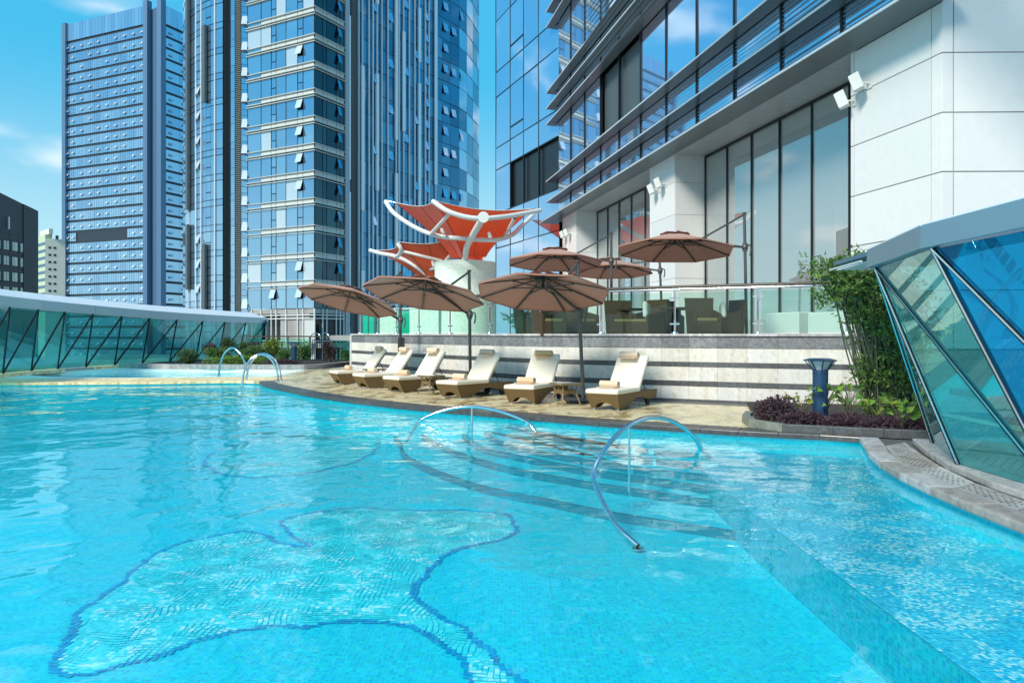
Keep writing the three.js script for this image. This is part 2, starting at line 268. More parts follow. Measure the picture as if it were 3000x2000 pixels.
M.blindSlat = std([0.30, 0.42, 0.54], { roughness: 0.4 }); M.panels = [M.whitePanel, std([0.965, 0.97, 0.975], { map: M.whitePanel.map, roughness: 0.48 }), std([1.03, 1.025, 1.01], { map: M.whitePanel.map, roughness: 0.55 })];
M.curtain = phy([0.62, 0.70, 0.74], { metalness: 0.45, roughness: 0.12 });
M.shallowTile = new THREE.MeshStandardMaterial({ color: col(1, 1, 1), roughness: 0.3 });

// ---------------------------------------------------------------- ground, pool, decks, terrace wall
struct('city_ground', 'grey city ground far below the pool deck', new THREE.PlaneGeometry(2400, 2400).rotateX(-Math.PI / 2).translate(0, -14, -400), M.ground);
const WATER = -0.10, FLOOR = -0.75;
const edgeFar = curve2([[-7.9, -23.5], [-7.45, -22.4], [-5.8, -19.75], [-4.52, -17.95], [-2.97, -16.25], [-1.97, -15.3], [-0.25, -14.05], [0.95, -13.1], [2.72, -11.97], [3.63, -11.45], [4.45, -11.12], [5.05, -10.78]], 0.58);
const edgeRight = curve2([[5.05, -10.78], [4.80, -10.1], [4.52, -9.4], [4.28, -8.5], [4.15, -7.75], [4.08, -7.0], [4.05, -6.3], [4.04, -5.0], [4.04, -3.4], [4.04, -1.6], [4.04, 0.2], [4.04, 2.2]], 0.72);
const edgeLeft = curve2([[-26, -22.0], [-19, -22.5], [-15.5, -22.75], [-12.9, -23.0], [-10.6, -23.3], [-8.6, -23.75], [-7.9, -23.5]], 0.85);
const poolOutline = [...edgeLeft, ...edgeFar.slice(1), ...edgeRight.slice(1), [-26, 2.2]];
const grow = (pts, o) => offset2(pts, o);
// the basin
struct('pool_floor', 'cyan mosaic floor of the main pool', flat([[-27, -25], [6, -25], [6, 3], [-27, 3]], FLOOR), M.poolTile);
{ const w = offset2([...edgeLeft, ...edgeFar.slice(1), ...edgeRight.slice(1)], 0.02);
  struct('pool_wall', 'cyan mosaic wall of the main pool under the water', uvm(sheetFrom([w.map((p) => V(p[0], FLOOR - 0.02, p[1])), w.map((p) => V(p[0], -0.062, p[1]))])), M.poolWallTile); }
struct('water', 'clear rippled water of the main pool', flat(offset2([...edgeLeft, ...edgeFar.slice(1), ...edgeRight.slice(1)], 0.015).concat([[-26, 2.2]]), WATER), M.water);
// shallow ledge on the right with its own mosaic tiles; upright face coloured darker to stand for shade
const LEDGE = -0.30, ledgeEdge = curve2([[2.74, -11.9], [2.70, -11.2], [2.62, -10.6], [2.50, -9.8], [2.44, -8.6], [2.42, -7.4], [2.42, -5.6], [2.41, -4.2], [2.38, -3.2], [2.36, 2.0]], 0.3);
const ledgeBack = [[4.25, 2.0], [4.25, -7], [4.5, -8.6], [5.3, -10.6], [5.3, -12.4], [2.74, -12.4]];
const ledge = struct('pool_ledge', 'shallow mosaic ledge along the right side of the pool', slab([...ledgeEdge, ...ledgeBack], FLOOR - 0.05, LEDGE - 0.004), M.ledgeShadeBase);
{ // single tiles of the ledge
  const inside = (x, z) => { const poly = [...ledgeEdge, ...ledgeBack]; let c = false; for (let i = 0, j = poly.length - 1; i < poly.length; j = i++) { const a = poly[i], b = poly[j]; if ((a[1] > z) !== (b[1] > z) && x < (b[0] - a[0]) * (z - a[1]) / (b[1] - a[1]) + a[0]) c = !c; } return c; };
  const pitch = 0.0255, list = []; reseed(21);
  for (let z = -12.3; z < -2.4; z += pitch) for (let x = 2.36; x < 5.2; x += pitch) if (inside(x + 0.012, z) && inside(x - 0.012, z)) list.push([x, z]);
  const g = new THREE.PlaneGeometry(0.0235, 0.0235).rotateX(-Math.PI / 2), im = new THREE.InstancedMesh(g, M.shallowTile, list.length), m4 = new THREE.Matrix4(), q = new THREE.Quaternion(), e = new THREE.Euler(), c = new THREE.Color();
  const tones = [[0.03, 0.58, 0.80], [0.06, 0.66, 0.84], [0.04, 0.62, 0.82], [0.16, 0.76, 0.88], [0.46, 0.86, 0.92], [0.78, 0.94, 0.95], [0.02, 0.52, 0.76], [0.08, 0.70, 0.85]];
  list.forEach(([x, z], i) => {
    e.set(rr(-0.02, 0.02), rr(-0.03, 0.03), rr(-0.02, 0.02)); q.setFromEuler(e); m4.compose(V(x, LEDGE + rr(0, 0.002), z), q, V(1, 1, 1)); im.setMatrixAt(i, m4);
    const pale = n2(x * 1.7, z * 1.7) * 0.5 + n2(x * 6, z * 6) * 0.25; let k = Math.floor(rnd() * 8); if (pale > 0.18 && rnd() < 0.4) k = 4 + (rnd() < 0.5 ? 1 : 0); else if (pale < -0.1 && k > 3 && k < 6) k = 1;
    const t = tones[k], b = rr(0.92, 1.08); im.setColorAt(i, c.setRGB(t[0] * b, t[1] * b, t[2] * b));
  });
  im.name = 'mosaic_tiles'; im.userData.kind = 'stuff'; im.receiveShadow = true; ledge.add(im);
}
// curved steps under water
{ const steps = [
    [-0.65, [[-2.6, -16.2], [-2.25, -14.9], [-1.9, -13.3], [-1.0, -11.44], [-0.17, -10.3], [0.5, -9.7], [1.0, -9.2], [1.6, -8.72], [2.43, -8.15]]],
    [-0.55, [[-1.9, -15.4], [-1.05, -13.2], [-0.08, -11.55], [1.01, -10.4], [1.75, -9.8], [2.46, -9.2]]],
    [-0.45, [[-1.2, -15.2], [-0.94, -14.5], [-0.54, -13.0], [0.27, -11.8], [1.17, -10.75], [1.82, -10.2], [2.49, -9.55]]],
    [-0.36, [[-0.6, -14.6], [-0.18, -12.9], [0.59, -11.7], [1.19, -11.0], [1.73, -10.42], [2.52, -9.88]]],
    [-0.28, [[0.2, -13.9], [0.9, -12.6], [1.39, -11.55], [1.91, -10.75], [2.58, -10.25]]],
    [-0.21, [[1.2, -13.2], [1.7, -11.6], [2.0, -11.05], [2.66, -10.7]]]]; const drop = [0.10, 0.10, 0.10, 0.09, 0.08, 0.07];
  const st = thing('pool_steps', 'curved cyan mosaic steps going down into the pool between the handrails', 'steps');
  steps.forEach(([y, pts], i) => { const c = curve2(pts, 0.35), k = 0.004 * i; mesh('step', slab([...c, [2.80 + k, c[c.length - 1][1]], [2.9 + k, -12.6 - k], [1.2, -13.6 - k], [-1.2, -15.4 - k], [c[0][0] - 0.25, -16.6 - k]], FLOOR - 0.03, y), i % 2 ? M.poolTile : M.poolTile, st); });
  M.ribbon2 = std([0.006, 0.22, 0.29], { roughness: 0.4, side: THREE.DoubleSide });  // dark teal sheets and edge strips: riser shade put into their colour
  steps.forEach(([y, pts], i) => { const c = curve2(pts, 0.3), f = offset2(c, -0.004); mesh('riser_shade_sheet', uvm(sheetFrom([f.map((p) => V(p[0], y - drop[i], p[1])), f.map((p) => V(p[0], y + 0.003, p[1]))])), M.ribbon2, st); const a = offset2(c, -0.005), b = offset2(c, 0.045); mesh('riser_shade_edge', uvm(sheetFrom([a.map((p) => V(p[0], y + 0.004, p[1])), b.map((p) => V(p[0], y + 0.004, p[1]))])), M.ribbon2, st); });
}
// floor pattern: pale mosaic islands edged with blue mosaic ribbons
{ const fl = (u, v) => { const d = (EYE - FLOOR) * F / (v - HOR); return [gx(u, d), -d]; };
  const isles = [
    [[149, 1944], [232, 1974], [387, 1947], [553, 1886], [663, 1853], [829, 1839], [995, 1822], [1133, 1828], [1255, 1872], [1347, 1923], [1383, 1990], [1460, 2080], [1530, 2010], [1470, 1940], [1408, 1893], [1332, 1832], [1265, 1791], [1204, 1755], [1206, 1722], [1255, 1673], [1306, 1627], [1428, 1587], [1485, 1569], [1510, 1546], [1485, 1512], [1380, 1498], [1200, 1496], [1000, 1492], [900, 1505], [835, 1528], [850, 1560], [901, 1604], [818, 1593], [719, 1557], [608, 1571], [470, 1621], [343, 1709], [243, 1786], [204, 1853]],
    [[600, 1350], [720, 1295], [900, 1262], [1060, 1262], [1110, 1300], [1040, 1352], [860, 1392], [700, 1398]],
    ];
  const mo = thing('floor_mosaic', 'pale cyan mosaic islands edged with deep blue ribbons on the pool floor', 'mosaic');
  reseed(23); const pitch = 0.036, g = new THREE.PlaneGeometry(0.0352, 0.0352).rotateX(-Math.PI / 2), warp = (x, z) => [x + 0.05 * n2(x * 1.5, z * 1.5) + 0.012 * n2(x * 3.6 + 3, z * 3.6), z + 0.06 * n2(x * 1.5 + 40, z * 1.5) + 0.012 * n2(x * 3.6, z * 3.6 + 9)];
  const tones = [[0.02, 0.72, 0.76], [0.05, 0.78, 0.80], [0.08, 0.82, 0.83], [0.22, 0.88, 0.89], [0.48, 0.93, 0.94], [0.75, 0.96, 0.96]], blues = [[0.004, 0.34, 0.62], [0.006, 0.40, 0.66], [0.003, 0.29, 0.58]];
  isles.forEach((o, io) => { const c = new THREE.CatmullRomCurve3(o.map((p) => { const q = fl(...p); return V(q[0], 0, q[1]); }), true, 'centripetal').getSpacedPoints(420).map((p) => [p.x, p.z]);
    const xs = c.map((p) => p[0]), zs = c.map((p) => p[1]), pale = [], blue = [], x0 = Math.min(...xs) - 0.1, x1 = Math.max(...xs) + 0.1, z0 = Math.min(...zs) - 0.1, z1 = Math.max(...zs) + 0.1;
    for (let z = z0; z < z1; z += pitch) { const cut = []; for (let i = 0; i + 1 < c.length; i++) { const a = c[i], b = c[i + 1]; if ((a[1] > z) !== (b[1] > z)) cut.push(a[0] + (b[0] - a[0]) * (z - a[1]) / (b[1] - a[1])); } const near = c.filter((p) => Math.abs(p[1] - z) < 0.05);
      for (let x = x0; x < x1; x += pitch) { let on = false; for (const p of near) if (Math.hypot(p[0] - x, p[1] - z) < 0.030) { on = true; break; } if (on) { blue.push([x, z]); continue; } if (cut.filter((q) => q > x).length % 2) pale.push([x, z]); } }
    const lay = (name, list, y, tone) => { const im = new THREE.InstancedMesh(g, M.shallowTile, list.length), m4 = new THREE.Matrix4(), q = new THREE.Quaternion(), cc = new THREE.Color(); list.forEach(([x, z], i) => { const w = warp(x, z), w2 = warp(x + 0.03, z); q.setFromAxisAngle(V(0, 1, 0), -Math.atan2(w2[1] - w[1], w2[0] - w[0]) + rr(-0.06, 0.06)); m4.compose(V(w[0], y + rr(0, 0.002), w[1]), q, V(1, 1, 1)); im.setMatrixAt(i, m4); const t = tone(x, z), b = rr(0.93, 1.07); im.setColorAt(i, cc.setRGB(t[0] * b, t[1] * b, t[2] * b)); }); im.name = name; im.userData.kind = 'stuff'; mo.add(im); };
    lay('pale_tiles', pale, FLOOR + 0.004, (x, z) => { const f = n2(x * 2.2, z * 2.2) * 0.5 + n2(x * 7, z * 7) * 0.35; const k = rnd() + f * 0.9; return tones[k > 1.15 ? 5 : k > 0.95 ? 4 : k > 0.75 ? 3 : Math.floor(rnd() * 3)]; }); lay('ribbon_tiles', blue, FLOOR + 0.006, () => blues[Math.floor(rnd() * 3)]); });
}
// terrace wall line, decks
const wallLine = curve2([[-6.05, -28.3], [-4.35, -25.7], [-3.4, -24.0], [-0.43, -19.95], [1.27, -18.15], [3.26, -16.95], [4.34, -16.4], [5.58, -15.75], [7.3, -15.0]], 0.62);
const copInner = offset2(edgeFar, 0.46);
{ const w = offset2(wallLine, 0.2);
  const outer = [...copInner.map((p) => p), [5.6, -11.4], [8.2, -11.4], [8.2, -15.2]];
  const d = struct('pool_deck', 'wet tan sandstone deck under the sun loungers', slab([...outer, ...[...w].reverse(), [-6.6, -29.4], [-6.9, -33], [-8.6, -31.2], [-8.3, -24.4]], -0.12, 0), M.tan);
  run('drain_slab', wallLine, -0.62, -0.02, -0.06, 0.006, M.coping, d, 0.006, 0.002);
}
struct('podium', 'concrete podium below the pool deck', slab([[-30, -60], [14, -60], [14, 4], [-30, 4]], -14, FLOOR - 0.1), M.concrete);
{ const c = thing('pool_coping', 'polished black granite coping edging the deck side of the pool', 'coping'); run('coping_stone', edgeFar, -0.035, 0.46, -0.07, 0.012, [M.coping, M.coping, std([0.42, 0.40, 0.36], { map: M.coping.map, roughness: 0.3 })], c, 0.006, 0.012); }
{ const c = thing('pool_coping', 'sandy stone coping between the main pool and the children pool', 'coping'); run('coping_stone', edgeLeft, -0.03, 0.52, -0.07, 0.012, [M.sand, std([1.05, 0.98, 0.9], { map: M.sand.map, roughness: 0.8 })], c, 0.01, 0.012);
  run('paving_slab', offset2(edgeLeft, 0.53), 0, 1.75, -0.07, 0.006, [M.sand, std([1.1, 1.06, 1.0], { map: M.sand.map, roughness: 0.8 })], c, 0.01, 0.006); }
{ const c = thing('pool_coping', 'rough grey granite coping with rounded nose beside the leaning glass wall', 'coping'); run('coping_stone', edgeRight, -0.05, 0.20, -0.075, 0.02, [M.greyStone, M.greyStoneLight, M.greyStoneWarm], c, 0.014, 0.022); }
const walkOut = offset2(edgeRight, 0.205);
{ const w = struct('walkway', 'narrow perforated grey stone walkway along the right pool edge', slab([...walkOut, [7.5, 2.2], [7.5, -11.6], [5.4, -11.6]], -0.1, -0.012), M.joint);
  const inner = curve2([[5.42, -10.35], [5.08, -9.3], [4.80, -8.3], [4.66, -7.6], [4.60, -6.9], [4.58, -5.5], [4.58, -4.0], [4.58, 2.2]], 0.9), outr = curve2(walkOut.filter((p) => p[1] > -10.5), 0.9);
  const n = Math.min(inner.length, outr.length), mats = [M.greyStone, M.greyStoneWarm, M.greyStoneLight], hole = new THREE.CylinderGeometry(0.011, 0.011, 0.004, 8);
  const A = new THREE.CatmullRomCurve3(outr.map((p) => V(p[0], 0, p[1]))), B = new THREE.CatmullRomCurve3(inner.map((p) => V(p[0], 0, p[1])));
  for (let i = 0; i < 13; i++) { const t0 = i / 13 + 0.0006, t1 = (i + 1) / 13 - 0.0006, q = [A.getPoint(t0), A.getPoint(t1), B.getPoint(t1), B.getPoint(t0)].map((p) => [p.x, p.z]); const s = mesh('paver', slab([...q].reverse(), -0.06, 0.004, [], 0.004), mats[i % 3], w);
    const hs = []; for (let a = 0; a < 5; a++) for (let b = 0; b < 7; b++) { const s1 = 0.24 + a * 0.13, s2 = lerp(t0, t1, (b + (a % 2) * 0.5 + 0.4) / 7.6), p = A.getPoint(s2).lerp(B.getPoint(s2), s1); hs.push(hole.clone().translate(p.x, 0.0045, p.z)); } tag(mesh('drain_holes', hs, M.rubber, s), undefined, undefined, undefined, 'stuff'); }
}
// planter kerb on the right
{ const k = thing('planter_kerb', 'low mossy stone kerb of the planter below the climbing plant', 'kerb');
  run('kerb_stone', curve2([[4.25, -13.3], [3.98, -12.6], [3.90, -11.95], [4.08, -11.52], [4.5, -11.30], [5.1, -11.02], [5.75, -10.72], [6.0, -10.62]], 0.72), -0.11, 0.02, 0.0, 0.13, [M.mossStone, M.graniteDark], k, 0.006, 0.008);
  struct('planter_soil', 'dark soil in the right planter', slab([[4.3, -13.3], [4.05, -12.6], [3.98, -11.95], [4.15, -11.6], [4.55, -11.38], [5.15, -11.1], [6.0, -10.7], [7.4, -10.7], [7.4, -14.9], [4.9, -15.6]], 0.0, 0.085), M.soil); }
// striped terrace wall: each stone panel a piece
const TERR = 1.42;
{ const w = thing('terrace_wall', 'curved retaining wall of cream stone with dark granite stripes behind the loungers', 'wall');
  const cm = [M.cream, std([0.94, 0.92, 0.88], { map: rep(creamTex, 0.62), roughness: 0.62 }), std([1.06, 1.04, 1.0], { map: rep(creamTex, 0.5), roughness: 0.62 })], gm = [M.granite, std([0.85, 0.85, 0.87], { map: rep(graniteTex, 0.9), roughness: 0.55 }), std([1.2, 1.2, 1.2], { map: rep(graniteTex, 0.7), roughness: 0.55 })], dm = [M.graniteDark, std([0.55, 0.55, 0.56], { map: rep(graniteTex, 0.9), roughness: 0.5 })];
  const rows = [[0.0, 0.05, dm, 0.0], [0.053, 0.335, cm, 0], [0.338, 0.452, dm, 0.004], [0.455, 0.762, cm, 0], [0.765, 0.872, dm, 0.004], [0.875, 1.174, cm, 0], [1.178, 1.435, gm, 0.006]];
  for (const [y0, y1, m, o] of rows) run('stone_panel', wallLine, -o, 0.06, y0, y1, m, w, 0.004, 0.003);
  mesh('core', uvm(join([slab([...offset2(wallLine, 0.05), ...offset2(wallLine, 0.4).reverse()], 0, 1.438)])), M.joint, w);
  run('cap_stone', wallLine, -0.05, 0.36, 1.442, 1.498, [M.greyStoneLight, std([1.5, 1.5, 1.5], { map: M.greyStone.map, roughness: 0.7 })], w, 0.005, 0.008);
  // short return at the left end
  const e = wallLine[0]; run('end_panel', [[e[0] + 0.06, e[1] - 0.1], [e[0] - 0.25, e[1] - 1.3], [e[0] - 0.5, e[1] - 2.5]], -0.02, 0.1, 0, 1.438, M.cream, w);
}
struct('terrace_floor', 'grey stone floor of the raised dining terrace', slab([...offset2(wallLine, 0.3), [9.5, -15.2], [9.5, -34], [6, -52], [-9, -52], [-8, -33]], TERR - 0.2, TERR), M.greyStone);
{ const p = thing('wall_plaque', 'dark brown notice plaque on the striped wall behind the second lounger', 'plaque', -3.52, 0, -24.05, 0.9);
  mesh('board', rbox(0.40, 0.58, 0.03, 0.006, 0, 1.08, 0.02), M.plaque, p);
  const ls = []; for (let i = 0; i < 9; i++) ls.push(box(rr(0.18, 0.30), 0.012, 0.003, rr(-0.02, 0.02), 1.30 - i * 0.045, 0.037)); mesh('lettering', ls, std([0.45, 0.36, 0.24]), p); }
// children pool
{ const ring = [], deep = []; for (let i = 0; i < 44; i++) { const a = i / 44 * TAU; ring.push([-12.9 + 5.0 * Math.cos(a) * (1 + 0.06 * Math.cos(2 * a)), -28.55 - 2.95 * Math.sin(a)]); deep.push([-11.3 + 2.9 * Math.cos(a), -27.6 - 1.35 * Math.sin(a)]); }
  ring.reverse(); deep.reverse();
  struct('children_pool_floor', 'pale mosaic shallows of the children pool', flat(ring, -0.16, [deep]), M.whiteTile);
  struct('children_pool_basin', 'cyan basin of the children pool', join([flat(deep, -0.6), uvm(sheetFrom([[...deep, deep[0]].map((p) => V(p[0], -0.6, p[1])), [...deep, deep[0]].map((p) => V(p[0], -0.16, p[1]))]))]), M.poolWallTile);
  struct('water', 'still water of the children pool', flat(ring, -0.11), M.waterCalm);
  struct('children_pool_surround', 'pale mosaic surround of the children pool', slab([[-21, -24.3], [-12.9, -25.2], [-10.6, -25.45], [-8.45, -25.9], [-8.5, -31.3], [-9.3, -32.6], [-14.6, -32.6], [-21, -36]], -0.14, 0, [ring]), M.paleMosaic); }

// ---------------------------------------------------------------- buildings
const unit = new THREE.BoxGeometry(1, 1, 1);
// a straight facade line in plan: a -> b runs left to right seen from outside; t in metres along it, o in metres outwards
function face(ax, az, bx, bz) {
  const L = Math.hypot(bx - ax, bz - az), tx = (bx - ax) / L, tz = (bz - az) / L, turn = Math.atan2(-tz, tx);
  const f = { L, turn, n: V(-tz, 0, tx), p: (t, y, o = 0) => V(ax + tx * t - tz * o, y, az + tz * t + tx * o), ofU: (u) => { const k = (u - 1500) / F; return (-ax - k * az) / (tx + k * tz); } };
  f.box = (name, mat, parent, t0, t1, y0, y1, o0, o1, tilt) => { const m = mesh(name, unit, mat, parent); m.position.copy(f.p((t0 + t1) / 2, (y0 + y1) / 2, (o0 + o1) / 2)); m.rotation.set(tilt ? tilt[0] : 0, turn + (tilt ? tilt[1] : 0), 0, 'YXZ'); m.scale.set(Math.abs(t1 - t0), Math.abs(y1 - y0), Math.abs(o1 - o0)); return m; };
  f.geo = (t0, t1, y0, y1, o0, o1) => { const g = new THREE.BoxGeometry(t1 - t0, y1 - y0, Math.abs(o1 - o0)).rotateY(turn); const c = f.p((t0 + t1) / 2, (y0 + y1) / 2, (o0 + o1) / 2); g.translate(c.x, c.y, c.z); return uvm(g); };
  f.panel = (name, mat, parent, t0, t1, y0, y1, o0, o1) => mesh(name, f.geo(t0, t1, y0, y1, o0, o1), mat, parent);
  return f;
}
const pick = (l) => l[Math.floor(rnd() * l.length)];
const wobble = (s = 0.010) => [rr(-s, s), rr(-s, s)];

// ---- hotel: white walls, piers, lobby glazing, canopy and fin bands
const HX = 7.67, HZ = -17;                                             // far end of the big white wall
const hp = (t) => [HX - 0.2 * t, HZ - t];                              // along the facade away from the camera
const hA = hp(25.75), hB = hp(-2.68);
const hf = face(hA[0], hA[1], hB[0], hB[1]), hT = (t) => hf.L * (25.75 - t) / (25.75 + 2.68);   // facade metre for a distance t behind the white corner
const SOF = 7.85;
const hotel = thing('hotel_building', 'white and glass hotel wing with tall lobby windows and projecting grey fin bands', 'building');
reseed(31);
{ const rowsY = [1.2, 2.33, 3.46, 4.59, 5.72, 6.86, SOF - 0.02];
  // near white wall: side towards the pool and front towards the camera
  const s0 = hT(0), s1 = hT(-2.68), f2 = face(hB[0], hB[1], hB[0] + 12, hB[1] + 0.2);
  hf.panel('wall_core', M.sealant, hotel, s0 + 0.02, s1 - 0.03, 0, SOF - 0.03, -1.6, -0.03);
  f2.panel('wall_core', M.sealant, hotel, 0.03, 11.9, 0, 12, -1.2, -0.03);
  const cols = [[s0, s0 + 0.13], [s0 + 0.13, s1 - 0.27], [s1 - 0.27, s1]], cols2 = [[0, 0.22], [0.22, 4.2], [4.2, 8.2], [8.2, 11.9]];
  for (let r = 0; r + 1 < rowsY.length; r++) { for (const [a, b] of cols) hf.panel('wall_panel', pick(M.panels), hotel, a + 0.012, b - 0.012, rowsY[r] + 0.012, rowsY[r + 1] - 0.012, -0.028, 0); }
  const rows2 = [...rowsY.slice(0, 6), 7.99, 9.1, 10.2, 11.3];
  for (let r = 0; r + 1 < rows2.length; r++) for (const [a, b] of cols2) f2.panel('wall_panel', pick(M.panels), hotel, a + 0.012, b - 0.012, rows2[r] + 0.012, rows2[r + 1] - 0.012, -0.028, 0);
  // piers
  for (const [t0, t1] of [[9.56, 11.85], [21.8, 24.4], [34.5, 36.5]]) {
    const a = hT(t1), b = hT(t0), pf = hp(t0), q = [hf.p(b, 0, 0), hf.p(b, 0, -1.17)], rf = face(q[0].x, q[0].z, q[1].x, q[1].z);
    hf.panel('pier_core', M.sealant, hotel, a + 0.04, b - 0.04, 0, SOF - 0.02, -1.17, -0.04);
    for (let r = 0; r + 1 < rowsY.length; r++) { const y0 = rowsY[r] + 0.006, y1 = rowsY[r + 1] - 0.006; hf.panel('pier_panel', pick(M.panels), hotel, a, a + 0.24, y0, y1, -0.035, 0); hf.panel('pier_panel', pick(M.panels), hotel, a + 0.255, b - 0.02, y0, y1, -0.035, 0); rf.panel('pier_panel', M.shadedPanel, hotel, 0.02, 1.15, y0, y1, -0.035, 0); }
  }
  // lobby glazing behind the piers
  const G = -1.17, mull = [[0.02, 9.5], [11.9, 21.8], [24.4, 34]];
  for (const [t0, t1] of mull) { const a = hT(t1), b = hT(t0), n = Math.max(2, Math.round((b - a) / 1.65)); for (let i = 0; i < n; i++) { const x0 = lerp(a, b, i / n), x1 = lerp(a, b, (i + 1) / n); hf.box('lobby_pane', M.lobbyGlass, hotel, x0 + 0.03, x1 - 0.03, TERR + 0.05, SOF - 0.12, G - 0.006, G + 0.006, wobble(0.004)); }
    for (let i = 0; i <= n; i++) { const x = lerp(a, b, i / n); hf.box('mullion', M.mullion, hotel, x - 0.028, x + 0.028, TERR, SOF - 0.1, G - 0.09, G + 0.05); } hf.box('head_rail', M.mullion, hotel, a, b, SOF - 0.12, SOF - 0.04, G - 0.08, G + 0.06); }
  // soffit boards
  for (let t = -0.2; t < 36; t += 1.12) hf.box('soffit_board', M.soffit, hotel, hT(t + 1.105), hT(t), SOF - 0.03, SOF + 0.02, G - 0.2, 0.04);
  hf.box('soffit_gap', M.mullion, hotel, hT(36), hT(-2.9), SOF - 0.01, SOF + 0.06, 0.045, 0.13);
  // canopy and fins (sloping grey underside, bright lip)
  const fin = (name, y, t0, t1, out, th) => { const g = new THREE.Shape([[0.02, -th * 0.2], [out, 0], [out, 0.05], [out - 0.06, th], [0.02, th + 0.08]].map((p) => new THREE.Vector2(...p))), L = hT(t0) - hT(t1);
    const body = new THREE.ExtrudeGeometry(g, { depth: L, bevelEnabled: false }).rotateY(Math.PI / 2); // x of shape -> -z, extrude -> x
    body.applyMatrix4(new THREE.Matrix4().makeScale(1, 1, -1)); body.index ?? 0; { const p = body.attributes.position, nn = body.attributes.normal; for (let i = 0; i < p.count; i += 3) { const a = [p.getX(i), p.getY(i), p.getZ(i)]; p.setXYZ(i, p.getX(i + 2), p.getY(i + 2), p.getZ(i + 2)); p.setXYZ(i + 2, ...a); } body.computeVertexNormals(); }
    uvm(body); body.rotateY(hf.turn); const o = hf.p(hT(t1), y, 0); body.translate(o.x, o.y, o.z); const m = mesh(name, body, M.fin, hotel);
    hf.panel('lip', M.lip, m, hT(t1) - 0.003, hT(t0), y + 0.0, y + 0.055, out + 0.002, out + 0.022); return m; };
  const END = 25.9, NEAR = -2.75;
  fin('canopy', SOF, END, END, 0.78, 0.14);
  for (const [y, o] of [[SOF, 0.80], [9.03, 0.44], [10.22, 0.44], [13.5, 0.44], [14.42, 0.44], [15.32, 0.44], [19.1, 0.44], [20.0, 0.44], [20.9, 0.44]]) fin(y === SOF ? 'canopy' : 'fin_band', y, y === SOF ? NEAR - 0.4 : NEAR, END + 0.45, o, 0.12);
  // curtain wall between the bands
  const strips = [[SOF + 0.2, 9.0, 1], [9.2, 10.2, 1], [10.42, 13.45, 0], [13.7, 14.4, 1], [14.62, 15.3, 1], [15.5, 19.05, 0], [19.3, 19.98, 1], [20.2, 20.88, 1], [21.1, 25, 0]];
  for (let k = -2; k < 10; k++) { const t0 = Math.max(-2.66, 0.31 + k * 2.5), t1 = Math.min(0.31 + (k + 1) * 2.5, 25.75); if (t1 <= t0) continue;
    const lou = t0 > 12 && t0 < 17;
    for (const [y0, y1, thin] of strips) {
      if (lou && !thin && y0 < 12) { const lv = hf.box('louver_panel', M.louver, hotel, hT(t1) + 0.02, hT(t0) - 0.02, y0, y1, -0.25, -0.2); for (let q = 0; q < 16; q++) { const y = lerp(y0, y1, (q + 0.5) / 16); const b = hf.geo(hT(t1) + 0.05, hT(t0) - 0.05, y - 0.07, y - 0.05, -0.2, -0.04); const mm = mesh('slat', b, M.louver); lv.attach ? (scene.add(mm), lv.attach(mm)) : lv.add(mm); } }
      else hf.box('glass_pane', pick([M.hotelGlass, M.hotelGlassB, M.hotelGlass]), hotel, hT(t1) + 0.02, hT(t0) - 0.02, y0 - 0.02, y1 + 0.02, -0.05, -0.02, wobble(0.005));
      if (thin) { const sl = []; for (let q = 1; q < 9; q++) { const y = lerp(y0, y1, q / 9); sl.push(hf.geo(hT(t1) + 0.03, hT(t0) - 0.03, y - 0.005, y + 0.005, -0.018, -0.010)); } const s = mesh('blind_slats', sl, M.blindSlat, hotel); s.userData.kind = 'stuff'; } }
    hf.box('mullion', M.mullion, hotel, hT(t0) - 0.035, hT(t0) + 0.035, SOF + 0.1, 26, -0.1, 0.03); }
  hf.box('upper_core', M.mullion, hotel, hT(25.7), hT(NEAR), SOF + 0.2, 46, -3, -0.3);
  for (let i = 0; i < 8; i++) hf.box('upper_glazing', pick([M.hotelGlass, M.hotelGlassB]), hotel, hT(25.7 - i * 4), hT(25.7 - (i + 1) * 4) - 0.05, 26.1, 46, -0.3, -0.05);
  hf.box('roof_slab', M.concrete, hotel, hT(36), hT(-2.7), SOF + 0.1, SOF + 0.4, -9, -0.35);
}
